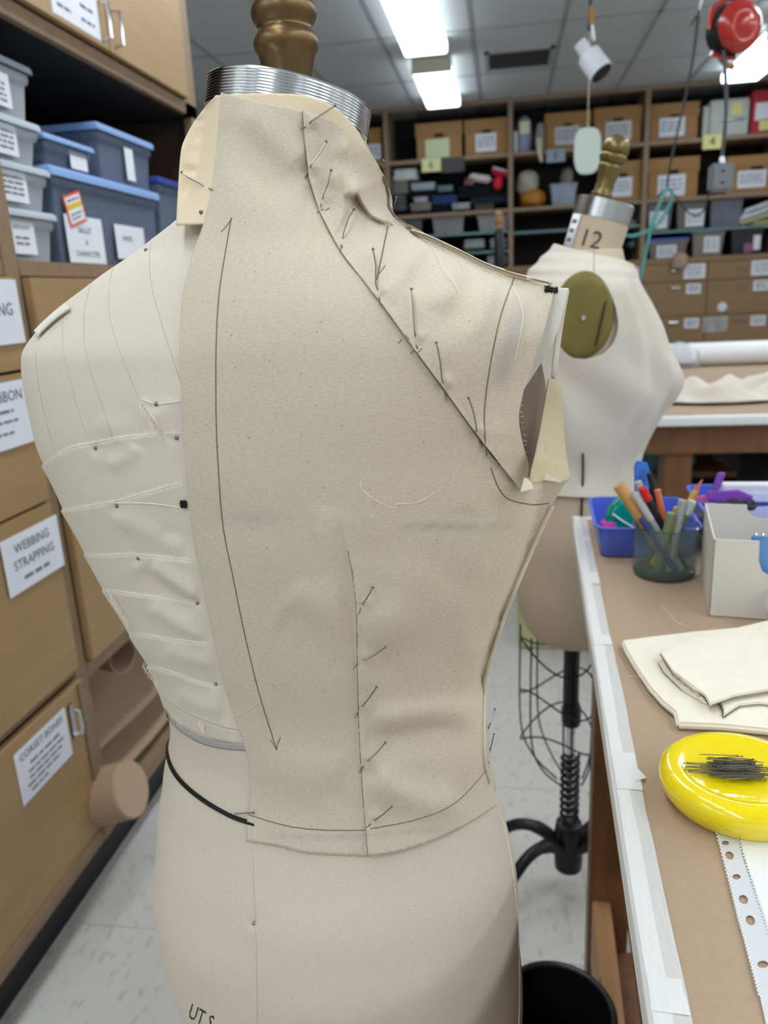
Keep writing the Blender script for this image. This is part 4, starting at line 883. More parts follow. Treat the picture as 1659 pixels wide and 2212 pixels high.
tray('blue_tray', 'periwinkle blue plastic tray left of the glass jar', q0.x-.010, q0.x+.150, q0.y-.002, q1.y+.0, .052)
tray('blue_tray', 'periwinkle blue plastic tray behind the white card box, full of clips', q0.x+.162, q0.x+.36, q0.y+.02, q1.y+.05, .062)
bt = mT @ Vector((q0.x+.062, q0.y+.075, TZ+.005))
td = thing('tape_dispenser', 'teal green and pink snail shaped dispenser in the left blue tray', 'dispenser', tuple(bt)); mD = frame_m(bt-Rv*.006-Vector((0, .012, 0)), Rv, (0, 0, 1)) @ Matrix.Scale(1.3, 4)
B().prism([(-.030, .0), (.04, .0), (.042, .03), (.03, .052), (.005, .064), (-.018, .060), (-.032, .044), (-.036, .02)], .022, mD).build('shell', M('teal_plastic', rgb(0, 148, 128), .2, coat=.4), td, bevel=.006, seg=3)
B().prism([(-.040, .0), (-.02, .0), (-.026, .03), (-.038, .026)], .026, mD @ Matrix.Translation((0, -.003, 0))).build('pink_base', M('hot_pink', rgb(232, 80, 176), .3), td, bevel=.003)
B().tube([mD @ Vector((-.03+.07*s, -.002, .012+.028*(1-s)**2)) for s in [i/10 for i in range(11)]], .0018, 6).build('pale_rib', m_white, td, smooth=True)
# things in the right tray
def clip(x, y, z, col, label, s=1., rz=0., name='plastic_clip'):
    c = at(x, y, Z=z); t = thing(name, label, 'clip', tuple(c)); mm = Matrix.Translation(c) @ Matrix.Rotation(rz, 4, 'Z'); m = M('clip_%s' % str(col), rgb(*col), .3)
    B().prism([(-.03*s, -.004), (.02*s, -.004), (.03*s, .004), (.01*s, .012*s), (-.028*s, .008*s)], .012, mm).build('lower_jaw', m, t, bevel=.002)
    B().prism([(-.022*s, .010*s), (-.012*s, .012*s), (-.006*s, .034*s), (-.016*s, .034*s)], .010, mm @ Matrix.Translation((0, .001, 0))).build('thumb_tab', m, t, bevel=.002); return t
clip(1575, 1078, TZ+.066, (150, 84, 190), 'large purple plastic clip in the right blue tray', 1.25, -.2)
clip(1520, 1084, TZ+.060, (190, 96, 150), 'pink plastic clip beside the purple clip', .8, .3)
t = thing('white_carton', 'small white carton standing in the right blue tray', 'box', tuple(mT @ Vector((q0.x+.265, q0.y+.20, TZ+.005)))); B().box(q0.x+.215, q0.x+.325, q0.y+.185, q0.y+.21, TZ+.006, TZ+.074, mT).build('carton', m_white, t, bevel=.002); B().box(q0.x+.216, q0.x+.324, q0.y+.183, q0.y+.185, TZ+.045, TZ+.060, mT).build('carton_band', m_paper, t)
sc = thing('scissors', 'black handled scissors lying on the right blue tray', 'scissors', tuple(at(1590, 1092, Z=TZ+.06)))
for dx, nm in ((-.012, 0), (.016, 1)):
    c = at(1575+nm*30, 1090, Z=TZ+.064); B().tube([c+Vector((.017*cos(a), .010*sin(a), .004*sin(a*2))) for a in [2*pi*i/20 for i in range(20)]], .0042, 8, closed=True).build('handle_ring', m_black, sc, smooth=True)
B().prism([(0, -.004), (.075, -.001), (.075, .001), (0, .005)], .003, Matrix.Translation(at(1612, 1090, Z=TZ+.064))).build('blade', m_chrome, sc)
# ---- white card box
wb = thing('card_box', 'white card magazine box with a cut-out front on the work table', 'box', tuple(at(1530, 1330, Z=TZ)))
a0 = at(1530, 1330, Z=TZ); b0 = at(1512, 1240, Z=TZ); zf = at(1549, 1166, Y=a0.y).z; zb = at(1521, 1088, Y=b0.y).z
dpt = (b0-a0); dpt.z = 0; dl = dpt.length; yy = dpt.normalized(); xx = Vector((yy.y, -yy.x, 0)); m_wcard = M('white_card', rgb(216, 212, 204), .6, var=.02, vscale=5)
mW = Matrix(((xx.x, yy.x, 0, a0.x), (xx.y, yy.y, 0, a0.y), (0, 0, 1, TZ+.0008), (0, 0, 0, 1))); hf, hb = zf-TZ, zb-TZ; wbw = .125
nt_ = [(.048+.024*(1-cos(a))*0+.0, 0) for a in (0,)]
B().prism([(0, 0), (wbw, 0), (wbw, hf*.55), (.070, hf*.55), (.058, hf*.62), (.053, hf*.75), (.052, hf)]+[(0, hf)], .002, mW).build('front_panel', m_wcard, wb)
sem = [(.075+.020*cos(a), hb-.0-.020*sin(a)) for a in [pi*i/12 for i in range(13)]]
B().prism([(0, 0), (wbw, 0), (wbw, hb)]+sem+[(0, hb)], .002, mW @ Matrix.Translation((0, dl-.002, 0))).build('back_panel', m_wcard, wb)
for xs in (0, wbw-.002): B().prism([(0, 0), (dl, 0), (dl, hb), (0, hf)], .002, mW @ Matrix.Translation((xs+.002, 0, 0)) @ Matrix.Rotation(pi/2, 4, 'Z')).build('side_panel', m_wcard, wb)
B().box(.002, wbw-.002, .002, dl-.002, .0, .002, mW).build('bottom_panel', m_wcard, wb)
t = thing('spiral_notebook', 'blue covered spiral notebook standing in the white card box', 'notebook', tuple(mW @ Vector((.08, .02, 0)))); B().box(.045, .118, .012, .020, .003, hf*1.02, mW).build('cover', M('blue_cover', rgb(98, 152, 212), .4), t, bevel=.001)
for i in range(9): B().tube([mW @ Vector((.049+i*.008, .016+.006*cos(a), hf*1.02+.004*sin(a))) for a in [2*pi*k/10 for k in range(10)]], .0007, 5, closed=True).build('spiral_ring', m_chrome, t)
t = thing('clear_tape_roll', 'roll of clear tape hanging at the cut-out of the white card box', 'tape', tuple(mW @ Vector((.09, -.01, 0)))); B().lathe([(.022, -.008), (.028, -.008), (.028, .008), (.022, .008), (.022, -.008)], 36, m=mW @ Matrix.Translation((.090, -.010, .0285)) @ Matrix.Rotation(pi/2, 4, 'X'), cap=False).build('tape_ring', M('clear_tape', rgb(225, 228, 232), .1, alpha=.35, spec=.8), t, smooth=True)

# ================================================================== left-hand cabinets
CX_ = -1.0; CB_ = -1.62      # front face and back of the cabinets
cab = thing('drawer_cabinet', 'tall plywood drawer cabinet with paper labels at the left', 'cabinet', (-1.3, 1.6, 0))
YA, YS0, YS1, YE = .45, 1.500, 1.552, 2.69
B().box(CX_-.03, CX_, YS0, YS1, .125, 2.0, ).build('stile', m_woodh, cab, bevel=.002)
B().box(CX_-.03, CX_, YE-.05, YE, .125, 2.0).build('stile', m_woodh, cab, bevel=.002)
B().box(CX_-.03, CX_, YA, YA+.05, .125, 2.0).build('stile', m_woodh, cab, bevel=.002)
for z0, z1, ya, yb in ((1.490, 1.522, YA+.05, YS0), (1.490, 1.522, YS1, YE-.05), (.125, .165, YA+.05, YS0), (.125, .165, YS1, YE-.05), (.555, .598, YS1, YE-.05), (.590, .612, YA+.05, YS0)):
    B().box(CX_-.028, CX_-.001, ya, yb, z0, z1).build('rail', m_woodh, cab, bevel=.002)
B().box(CB_, CX_-.02, YA, YE, 1.500, 1.520).build('shelf_board', m_woodh, cab)
B().box(CB_, CX_-.02, YA, YE, .130, .160).build('bottom_board', m_woodh, cab)
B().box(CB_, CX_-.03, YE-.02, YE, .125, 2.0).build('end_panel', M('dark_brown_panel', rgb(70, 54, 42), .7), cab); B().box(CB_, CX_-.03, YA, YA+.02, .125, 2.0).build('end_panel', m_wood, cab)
B().box(CB_, CX_-.03, YS0+.016, YS0+.036, .16, 1.50).build('partition', m_wood, cab)
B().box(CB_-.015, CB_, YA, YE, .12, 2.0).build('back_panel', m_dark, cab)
B().box(CX_-.065, CX_-.05, YA, YE, 0, .125).build('kick_board', m_black, cab)
B().box(CX_-.0505, CX_-.046, YA, YE, 0, .10).build('rubber_skirting', m_black, cab)
B().box(CB_, CX_-.03, YS1, YE-.05, .575, .59).build('drawer_floor', m_woodh, cab)
def label_on(parent, y0, y1, z0, z1, lines, rows=(), skew=0., x=CX_+.0225, name='paper_label'):
    """paper label on a face looking +x; text reads along +y"""
    m = frame_m((x, (y0+y1)/2, (z0+z1)/2), (0, 1, skew), (0, 0, 1)); w, h = y1-y0, z1-z0
    o = B().box(-w/2, w/2, 0, .0006, -h/2, h/2, m).build(name, m_paper, parent)
    if lines: lettering(parent, m, lines, M('label_ink', rgb(74, 78, 90), .8))
    if rows: scribble(parent, m, rows, m_print)
    return o
def drawer(y0, y1, z0, z1, name='drawer'):
    o = B().box(CX_-.002, CX_+.018, y0, y1, z0, z1).build(name, m_wood, cab, bevel=.002); return o
d1 = drawer(YA+.054, YS0-.004, 1.304, 1.488); d2 = drawer(YA+.054, YS0-.004, 1.022, 1.298); d3 = drawer(YA+.054, YS0-.004, .616, 1.016); d4 = drawer(YA+.054, YS0-.004, .168, .586, 'door')
d5 = drawer(YS1+.004, YE-.054, 1.022, 1.487); d6 = drawer(YS1+.004, YE-.054, .602, 1.016)
# sunken panel look of the door: raised frame strips
for ya, yb, z0, z1 in ((YS0-.030, YS0-.005, .17, .585), (YA+.054, YS0-.03, .17, .195)): B().box(CX_+.018, CX_+.024, ya, yb, z0, z1).build('door_moulding', m_woodh, d4, bevel=.002)
def sub(p, fn): return fn(p)
# drawers are parts, so their labels hang below them
label_on(d1, 1.285, 1.506-.008, 1.357, 1.482, [('TRIM', .030, -.055, .005), ('MING', .030, .062, .005)] if False else [('TRIMMING', .034, .0, .004)], ())
label_on(d2, 1.255, 1.478, 1.156, 1.286, [('& RIBBON', .030, .02, .036)], [(-.06, .05, .008, .006), (-.03, .06, -.012, .005), (-.05, .04, -.035, .005)])
label_on(d3, 1.300, 1.500, .868, .986, [('WEBBING', .028, 0, .030), ('STRAPPING', .028, 0, -.004)], [(-.045, .045, -.035, .008)])
label_on(d4, 1.222, 1.412, .440, .560, [('CORSET BONES', .0225, 0, .040)], [(-.05, .06, .014, .006), (-.06, .07, -.002, .005), (-.06, .06, -.016, .005), (-.07, .05, -.030, .005), (-.06, .0, -.044, .005)], x=CX_+.0195)
hd = B().box(CX_+.018, CX_+.022, 1.422, 1.440, .470, .556).build('handle_plate', m_steel, d4, bevel=.002); B().tube([(CX_+.022, 1.431, .545), (CX_+.040, 1.431, .540), (CX_+.042, 1.431, .50), (CX_+.038, 1.431, .482), (CX_+.022, 1.431, .478)], .004, 8).build('handle', m_chrome, d4, smooth=True)
# ---- overhead cupboard
cup = thing('overhead_cupboard', 'plywood overhead cupboard with two doors above the plastic tubs', 'cupboard', (-1.3, 1.6, 2.0))
B().box(CB_, CX_-.021, YA, YE, 2.000, 2.030).build('bottom_board', m_dark, cup)  # shade under the cupboard put into this board's near-black colour
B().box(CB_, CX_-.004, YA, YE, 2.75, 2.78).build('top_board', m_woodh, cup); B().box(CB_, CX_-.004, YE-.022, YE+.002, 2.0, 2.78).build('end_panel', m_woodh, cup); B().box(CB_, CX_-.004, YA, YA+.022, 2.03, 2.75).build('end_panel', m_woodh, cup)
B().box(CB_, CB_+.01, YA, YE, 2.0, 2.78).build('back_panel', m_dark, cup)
B().box(CX_-.02, CX_, YE-.10, YE, 2.0, 2.78).build('stile', m_woodh, cup, bevel=.002)
B().box(CX_-.02, CX_, YA, YE, 2.0, 2.038).build('rail', m_woodh, cup, bevel=.002)
dA = B().box(CX_+.0005, CX_+.018, 2.072, YE-.105, 2.040, 2.76).build('door', m_wood, cup, bevel=.002); dB = B().box(CX_+.0005, CX_+.018, 1.40, 2.068, 2.040, 2.76).build('door', m_wood, cup, bevel=.002)
for y, d in ((2.103, dA), (2.040, dB)): B().tube([(CX_+.018, y, 2.142), (CX_+.040, y, 2.138), (CX_+.042, y, 2.10), (CX_+.040, y, 2.062), (CX_+.018, y, 2.058)], .0042, 8).build('handle', m_chrome, d, smooth=True)
label_on(dB, 1.812, 2.028, 2.052, 2.36, [], [(x0, x0+.06, z, .007) for x0 in (-.085, .02) for z in (-.13, -.10, -.07, -.04, -.01, .02, .05)], x=CX_+.0186, name='paper_notice')

# ---- plastic tubs on the shelf
m_stuffw = M('packed_white_goods', rgb(214, 210, 204), .8, col2=rgb(140, 134, 130), vscale=22)
m_stuffd = M('packed_dark_goods', rgb(70, 72, 84), .8, col2=rgb(130, 120, 118), vscale=10)
def tub(label, x, y0, y1, z0, z1, dep, mb, ml, ms, lab=None, lidh=.016, fill=.75, rows=(), lip=.012):
    """tapered storage tub, front face towards +x at x"""
    t = thing('storage_tub', label, 'tub', (x-dep/2, (y0+y1)/2, z0)); zt = z1-lidh; tp = .010; b = B()
    def ring(d, z): return [(x-d, y0+d, z), (x-d, y1-d, z), (x-dep+d, y1-d, z), (x-dep+d, y0+d, z)]
    v = ring(tp, z0+.001)+ring(.002, zt-.02)+ring(-.004, zt-.02)+ring(-.004, zt)+ring(.002, zt)+ring(.004, zt-.02)+ring(tp+.002, z0+.003)
    f = [(j*4+i, j*4+(i+1) % 4, j*4+4+(i+1) % 4, j*4+4+i) for j in range(6) for i in range(4)]+[(3, 2, 1, 0), (24, 25, 26, 27)]
    b.add(v, f).build('tub_body', mb, t, bevel=.003)
    B().add(ring(-lip, zt)+ring(-lip, z1-.004)+ring(-lip+.004, z1)+ring(.012, z1)+ring(.014, z1-.003)+ring(-lip+.003, zt), [(j*4+i, j*4+(i+1) % 4, j*4+4+(i+1) % 4, j*4+4+i) for j in range(5) for i in range(4)]+[(16, 17, 18, 19), (23, 22, 21, 20)]).build('lid', ml, t, bevel=.003)
    # lumpy contents
    if fill:
        g = []; n = 9; h = (zt-z0-.01)*fill
        b = B().box(x-dep+.02, x-.014, y0+.014, y1-.014, z0+.006, z0+h); b.build('contents', ms, t, bevel=.02, seg=3)
        for k in range(5):
            yy_ = y0+.03+random.random()*(y1-y0-.06); B().lathe([(.001, 0), (.02, .004), (.028, .02), (.02, .036), (.001, .04)], 10, c=(x-.045, yy_, z0+h-.028), sy=1.3).build('contents', ms, t, smooth=True)
    if lab:
        a, c, e, f_, lines, rws = lab; label_on(t, a, c, e, f_, lines, rws, x=x+.0035)
    return t
XT = -1.046
ylab = (1.595, 1.70)
lr = lambda w, n, z0, dz: [(-w, w, z0-i*dz, .005) for i in range(n)]
tub('frosted clear tub at the bottom of the stack by the cabinet post', XT, 1.560, 1.778, 1.523, 1.634, .34, m_frost, m_frostlid, m_stuffw, (1.600, 1.700, 1.540, 1.608, [('SHOE LACES', .011, 0, .022)], lr(.025, 2, .0, .012)), fill=.7)
tub('frosted clear tub second from the bottom of the stack', XT, 1.556, 1.778, 1.635, 1.729, .34, m_frost, m_frostlid, m_stuffw, (1.596, 1.700, 1.648, 1.712, [], lr(.036, 4, .018, .011)), fill=.75)
tub('frosted clear tub third from the bottom of the stack', XT, 1.556, 1.768, 1.730, 1.822, .34, m_frost, m_frostlid, m_stuffd, (1.592, 1.690, 1.742, 1.805, [], lr(.036, 4, .016, .011)), fill=.6)
tub('grey lidded clear tub on top of the tall stack', XT, 1.556, 1.768, 1.823, 1.938, .34, m_frost, M('grey_lid', rgb(120, 128, 142), .4), m_stuffd, (1.592, 1.695, 1.838, 1.905, [], lr(.034, 4, .012, .011)), fill=.7)
tL = tub('wide tub with pale blue lid and an orange bordered tag', XT, 1.805, 2.375, 1.523, 1.744, .40, m_smoke, m_bluelid, m_stuffd, (1.835, 2.015, 1.528, 1.640, [('BALLET', .020, 0, .022), ('&', .018, 0, -.006), ('CHARACTER', .020, 0, -.034)], ()), lidh=.022)
label_on(tL, 2.085, 2.262, 1.545, 1.635, [('SHOES', .02, -.02, .01)], (), x=XT+.0035)
tg = frame_m((XT+.006, 1.888, 1.655), (0, 1, .28), (0, -.25, 1)); B().box(-.042, .042, 0, .0008, -.036, .036, tg).build('orange_tag', M('orange_border', rgb(226, 92, 60), .6), tL)
B().box(-.036, .036, -.0006, 0, -.030, .030, tg).build('tag_paper', m_paper, tL); B().box(-.036, .036, -.0011, -.0006, .002, .014, tg).build('tag_yellow_band', M('yellow_band', rgb(226, 190, 50), .6), tL)
scribble(tL, tg, [(-.028, .028, .022, .005), (-.028, .028, -.010, .004), (-.028, .02, -.020, .004)], m_print, y=-.0014)
tub('small tub with pale blue lid standing on the wide tub', XT, 1.800, 2.005, 1.746, 1.812, .34, m_smoke, m_bluelid, m_stuffd, (1.905, 1.985, 1.750, 1.790, [], ()), lidh=.014)
tub('larger tub with pale blue lid at the right end of the wide tub', XT, 2.062, 2.375, 1.746, 1.882, .42, m_smoke, m_bluelid, m_stuffd, (2.205, 2.255, 1.760, 1.845, [], ()), lidh=.018)
tub('tub with navy lid at the far end of the shelf', XT, 2.405, 2.62, 1.523, 1.795, .38, m_smoke, m_navylid, m_stuffd, None, lidh=.02)
# ---- brown paper rolls in the open cubby
m_roll = M('brown_pattern_paper', rgb(168, 140, 116), .75, var=.05, vscale=8)
def roll(label, c, d, L, R, r=.0, n=36, turns=1, sy=1.):
    d = Vector(d).normalized(); o = d.orthogonal().normalized(); w = d.cross(o); m = Matrix(((o.x, w.x, d.x, c[0]), (o.y, w.y, d.y, c[1]), (o.z, w.z, d.z, c[2]), (0, 0, 0, 1)))
    t = thing('paper_roll', label, 'paper roll', tuple(c)); B().lathe([(R, 0), (R, L), (R-.004, L), (R-.004, .002), (R, 0)], n, m=m, cap=False, sy=sy).build('outer_sheet', m_roll, t, smooth=True)
    if r: B().lathe([(r, .004), (r, L-.004), (r-.003, L-.004), (r-.003, .004), (r, .004)], n, m=m, cap=False).build('inner_sheet', m_roll, t, smooth=True)
    return t
roll('brown paper roll with a dark hollow end at the top of the cubby', (-1.045, 1.80, .49), (-1, .28, .02), .5, .050, .0)
# big curled sheets
def curl(label, pts, x0, x1, dz=0.):
    t = thing('curled_paper', label, 'paper', (x0, pts[0][0], pts[0][1])); g = np.array([[(x0+(x1-x0)*j/5, y+.02*j/5, z+dz*j/5) for y, z in cr(pts, 8)] for j in range(6)]); b = B(); b.grid(g); b.build('sheet', m_roll, t, smooth=True, solid=.0015); return t
def sheet2(label, y0, y1, zf, xf, hi, wav):
    t = thing('curled_paper', label, 'paper', (xf, y0, zf)); S_ = np.linspace(0, 1, 24); Yv = np.linspace(y0, y1, 30); g = np.array([[(CB_+.06+(xf-CB_-.06)*s_, y, zf+hi*(1-s_**2)+wav*sin((y-y0)*7+s_*2)*(.3+s_)) for y in Yv] for s_ in S_]); B().grid(g).build('sheet', m_roll, t, smooth=True, solid=.0015); return t
sheet2('broad brown paper sheet curled in the open cubby', 1.565, 2.45, .31, -1.035, .13, .012)
sheet2('lower brown paper sheet curled beneath the broad one', 1.565, 2.45, .20, -1.03, .07, .010)
pe = at(285, 1704, X=-.905); rr_ = .070
t = thing('paper_roll', 'closed kraft roll end poking out beneath the curled sheets', 'paper roll', tuple(pe)); B().lathe([(rr_-.004, .0), (rr_, .004), (rr_, .22), (.001, .22)], 40, m=frame_m(pe, (0, 1, 0), (-.52, .82, -.16))).build('outer_sheet', m_roll, t, smooth=True); B().lathe([(.001, 0), (rr_-.003, 0), (rr_-.003, .003)], 40, m=frame_m(pe-Vector((-.001, 0, 0)), (0, 1, 0), (-.52, .82, -.16))).build('end_cap', M('kraft_end', rgb(186, 158, 134), .75), t)

# ================================================================== second dress form (behind the table)
G2 = (.143, 1.60); ROT2 = 0.0
Z2K = np.array([.672, .69, .72, .80, .90, 1.00, 1.07, 1.14, 1.24, 1.32, 1.40, 1.44, 1.47, 1.50, 1.56])
S2 = dict(a=[.06, .115, .148, .165, .16, .138, .128, .14, .155, .165, .170, .135, .088, .062, .055], b=[.045, .085, .106, .120, .120, .105, .092, .10, .11, .112, .108, .098, .078, .058, .052], f=[.05, .10, .118, .128, .12, .112, .115, .13, .150, .14, .105, .085, .068, .056, .052], y=[0, 0, 0, 0, 0, 0, 0, 0, 0, 0, 0, .006, .014, .024, .046])
def sec2(z, k): return pchip(Z2K, np.array(S2[k]), z)
def form2(th, z, off=0., extra=None):
    a, bb, ff, y0 = (sec2(z, k) for k in 'abfy'); s, c = np.sin(th), np.cos(th); n = 2.15
    x = (a+off)*np.sign(s)*np.abs(s)**(2/n); f = -np.where(c > 0, bb+off, ff+off+(extra if extra is not None else 0))*np.sign(c)*np.abs(c)**(2/n)+y0
    return np.stack([G2[0]+f, G2[1]-x, z+0*x], -1)      # facing +X
f2 = thing('dress_form', 'smaller dress form stamped 12 standing behind the work table in a white bodice', 'dress form', (G2[0], G2[1], 0))
t2 = np.linspace(-pi, pi, 121)[:-1]; z2 = np.linspace(.672, 1.478, 150); T_, Z_ = np.meshgrid(t2, z2); Pq = form2(T_, Z_)
m_linen2 = M('form_linen_beige', rgb(196, 180, 158), .85, var=.04, vscale=8, bump=.08, bscale=600)
mesh_grid('torso_body', Pq, np.stack([T_*.15, Z_], -1), m_linen2, f2, closed=True, caps=True)
BV2 = BVHTree.FromPolygons([tuple(v) for v in Pq.reshape(-1, 3).tolist()], np.stack([(lambda i: i)(np.arange(Pq.shape[0]*Pq.shape[1]).reshape(Pq.shape[:2]))[:-1], np.roll(np.arange(Pq.shape[0]*Pq.shape[1]).reshape(Pq.shape[:2])[:-1], -1, 1), np.roll(np.arange(Pq.shape[0]*Pq.shape[1]).reshape(Pq.shape[:2])[1:], -1, 1), np.arange(Pq.shape[0]*Pq.shape[1]).reshape(Pq.shape[:2])[1:]], -1).reshape(-1, 4).tolist())
ax2 = Vector((.30, 0, 1)).normalized(); c2 = Vector((G2[0]+.040, G2[1], 1.535)); m2 = Matrix(((ax2.z, 0, ax2.x, c2.x), (0, 1, 0, c2.y), (-ax2.x, 0, ax2.z, c2.z), (0, 0, 0, 1)))
B().lathe([(.048, -.004), (.0545, -.003), (.0545, .030), (.052, .0315), (.001, .031)], 48, m=m2).build('neck_plate', m_steel, f2, smooth=True)
B().lathe([(.070, -.125), (.058, -.105), (.0535, -.085), (.0535, -.04), (.0535, -.002)], 48, m=m2, cap=False).build('neck_cover', m_linen2, f2, smooth=True)
B().lathe([(.014, .03), (.0195, .036), (.0205, .042), (.016, .047), (.0172, .055), (.0162, .062), (.0190, .075), (.0222, .086), (.0232, .092), (.0192, .095), (.0232, .099), (.0260, .104), (.0260, .110), (.0215, .113), (.0248, .116), (.0252, .124), (.0222, .134), (.0145, .142), (.0005, .146)], 32, m=m2 @ Matrix.Translation((-.012, 0, 0))).build('finial', m_brass2, f2, smooth=True, sharp=70)
# white bodice on it
wbod = thing('white_bodice', 'white calico bodice with gathered shoulder on the smaller dress form', 'bodice', (G2[0], G2[1], 1.0))
zz = np.linspace(0, 1, 240); tt2 = np.linspace(-pi, pi, 521)[:-1]; T_, Z_ = np.meshgrid(tt2, zz); Z_ = 1.015+Z_*(1.494-.048*(1-np.cos(T_))/2-1.015)
ex = .030*np.exp(-((Z_-1.225)/.07)**2)+.006
fold = .0060*np.sin(T_*7+Z_*16+1.5*np.sin(Z_*20))*np.clip(1-np.abs(Z_-1.18)/.16, 0, 1)+.0016*np.sin(Z_*300+T_*2)*np.clip((Z_-1.41)/.03, 0, 1)+.0060*np.sin(T_*15-Z_*9)*np.clip((np.abs(T_)-1.95)/.25, 0, 1)*np.clip((Z_-1.06)/.08, 0, 1)*np.clip((1.43-Z_)/.05, 0, 1)
Pw = form2(T_, Z_, .007+fold, ex); hem = .012*np.cos(T_-1.2)*np.clip((1.06-Z_)/.045, 0, 1); Pw[..., 2] += hem
# armhole: cut away a hole on the visible side
acen = (1.57, 1.372); keep = ((T_-1.53)/.40)**2+((Z_-1.362)/.072)**2 > 1
r_, c_ = Pw.shape[:2]; idx = np.arange(r_*c_).reshape(r_, c_); A_ = idx[:-1]; Bq = idx[1:]; q = np.stack([A_, np.roll(A_, -1, 1), np.roll(Bq, -1, 1), Bq], -1)
kk = (keep[:-1] & np.roll(keep, -1, 1)[:-1] & keep[1:] & np.roll(keep, -1, 1)[1:])
bb = B(); bb.v = [tuple(p) for p in Pw.reshape(-1, 3).tolist()]; bb.f = [tuple(x) for x in q[kk].tolist()]; bb.build('bodice_cloth', m_whitecloth, wbod, smooth=True, solid=-.0012, sharp=180)
cp = form2(np.array([1.53]), np.array([1.362]))[0]; mP = frame_m((cp[0], cp[1]-.0015, cp[2]), (1, 0, 0), (0, -.12, 1))
B().lathe([(.001, -.004), (.7, -.004), (.93, -.002), (1, .003), (.9, .01)], 40, sx=.050, sy=.074, m=None).build('arm_plate', m_brass2, f2) if False else None
ob = B().lathe([(.001, .004), (.7, .004), (.93, .002), (1, -.003), (.9, -.01)], 40, sx=.052, sy=.078); ob.v = [tuple(mP @ Vector((p[0], -p[2], p[1]))) for p in ob.v]; ob.build('arm_plate', M('olive_arm_plate', rgb(126, 116, 62), .5, metal=.2, var=.08, vscale=20), f2, smooth=True)
B().lathe([(.001, .0075), (.004, .007), (.0055, .0045)], 14, m=mP @ Matrix.Rotation(pi/2, 4, 'X')).build('plate_screw', m_chrome, f2, smooth=True)
def on2(x, y, lift=.009):
    d = ray(x, y); h = BV2.ray_cast(CAM, d); return (h[0]+(-d)*lift) if h[0] is not None else at(x, y, Y=G2[1]-.1)
B().tube([on2(1262, y, .012) for y in (596, 606, 618)], .0022, 6).build('black_tack', m_black, f2); B().tube([on2(x, y, .012) for x, y in ((1311, 622), (1306, 660), (1293, 720), (1286, 748))], .0016, 6).build('black_cord', m_black, f2, smooth=True)
B().tube([on2(x, y, .004 if y > 1034 else .012) for x, y in ((1259, 980), (1259, 1030), (1258, 1060), (1256, 1100), (1254, 1140))], .0022, 6).build('black_seam_tape', m_black, f2, smooth=True)
B().tube([on2(x, y, .003) for x, y in cr([(1280, 1030), (1298, 1036), (1309, 1055), (1310, 1085)], 5)], .0018, 6).build('black_cord', m_black, f2, smooth=True)
B().tube([on2(1283-i*0, y, .011) for i, y in enumerate(np.linspace(505, 590, 12))], .0006, 5).build('shoulder_seam', m_seam, wbod)
mK = frame_m(m2 @ Vector((0, -.0545, -.045)), (1, 0, -.28), (.28, 0, 1)); v, f = text_geo('12', .044); 
nb2 = []
for a, c in v:
    X_ = a-.012; an = X_/.0545; nb2.append(m2 @ Vector((.0545*sin(an), -.0541*cos(an)-.0006, -.044+c)))
B().add(nb2, f).build('stamped_number', M('dark_stamp', rgb(66, 62, 58), .8), f2)
g = np.array([[m2 @ Vector((-.0555*cos(a), -.0555*sin(a), z)) for a in np.linspace(.30, .75, 8)] for z in (-.004, -.08)]); B().grid(g).build('neck_label', m_paper, f2, solid=-.0006, smooth=True)
for i in range(4): B().grid(np.array([[m2 @ Vector((-.0566*cos(a), -.0566*sin(a), z)) for a in np.linspace(.40, .66, 5)] for z in (-.014-i*.017, -.021-i*.017)])).build('label_print', m_print, f2)
# stand: pole, cage, spring, legs
PX, PY = at(1236, 1450, Y=G2[1]).x, G2[1]
B().lathe([(.016, .50), (.016, .69)], 20, c=(PX, PY, 0)).build('pole', m_blackm, f2, smooth=True); B().lathe([(.020, .45), (.022, .46), (.022, .49), (.018, .505)], 20, c=(PX, PY, 0)).build('collar', m_blackm, f2, smooth=True)
B().lathe([(.010, .18), (.010, .46)], 20, c=(PX, PY, 0)).build('inner_rod', m_chrome, f2, smooth=True)
B().tube([(PX+.019*cos(a), PY+.019*sin(a), .20+a*.0030) for a in np.linspace(0, 2*pi*9, 180)], .0045, 8).build('spring', m_blackm, f2, smooth=True)
B().lathe([(.02, .05), (.032, .06), (.034, .10), (.028, .14), (.034, .16), (.03, .185), (.016, .19)], 24, c=(PX, PY, 0)).build('hub', m_blackm, f2, smooth=True)
for k, a in enumerate((pi*.92, pi*1.22, -.3, .55)):
    d = Vector((cos(a), sin(a), 0)); b_ = Vector((PX, PY, 0)); P_ = cr([b_+d*.02+Vector((0, 0, .115)), b_+d*.07+Vector((0, 0, .15)), b_+d*.13+Vector((0, 0, .145)), b_+d*.20+Vector((0, 0, .085)), b_+d*.235+Vector((0, 0, .045))], 6)
    lg = B().tube(P_, [.016]*8+[.014]*(len(P_)-8), 10).build('leg', m_blackm, f2, smooth=True); e = b_+d*.24; B().lathe([(.001, -.012), (.022, -.012), (.025, -.006), (.025, .006), (.022, .012), (.001, .012)], 20, m=frame_m((e.x, e.y, .0255), d, Vector((-d.y, d.x, 0))) ).build('caster', m_black, lg, smooth=True)
cg = B(); CR = .085; ccx = PX-.03
for k in range(7): a = 2*pi*k/7+.3; cg.tube(cr([(ccx+CR*cos(a), PY+CR*sin(a), .69), (ccx+CR*cos(a), PY+CR*sin(a), .45), (ccx+CR*.8*cos(a)+.012, PY+CR*.8*sin(a), .36), (PX+.03*cos(a), PY+.03*sin(a), .30)], 5), .0022, 5)
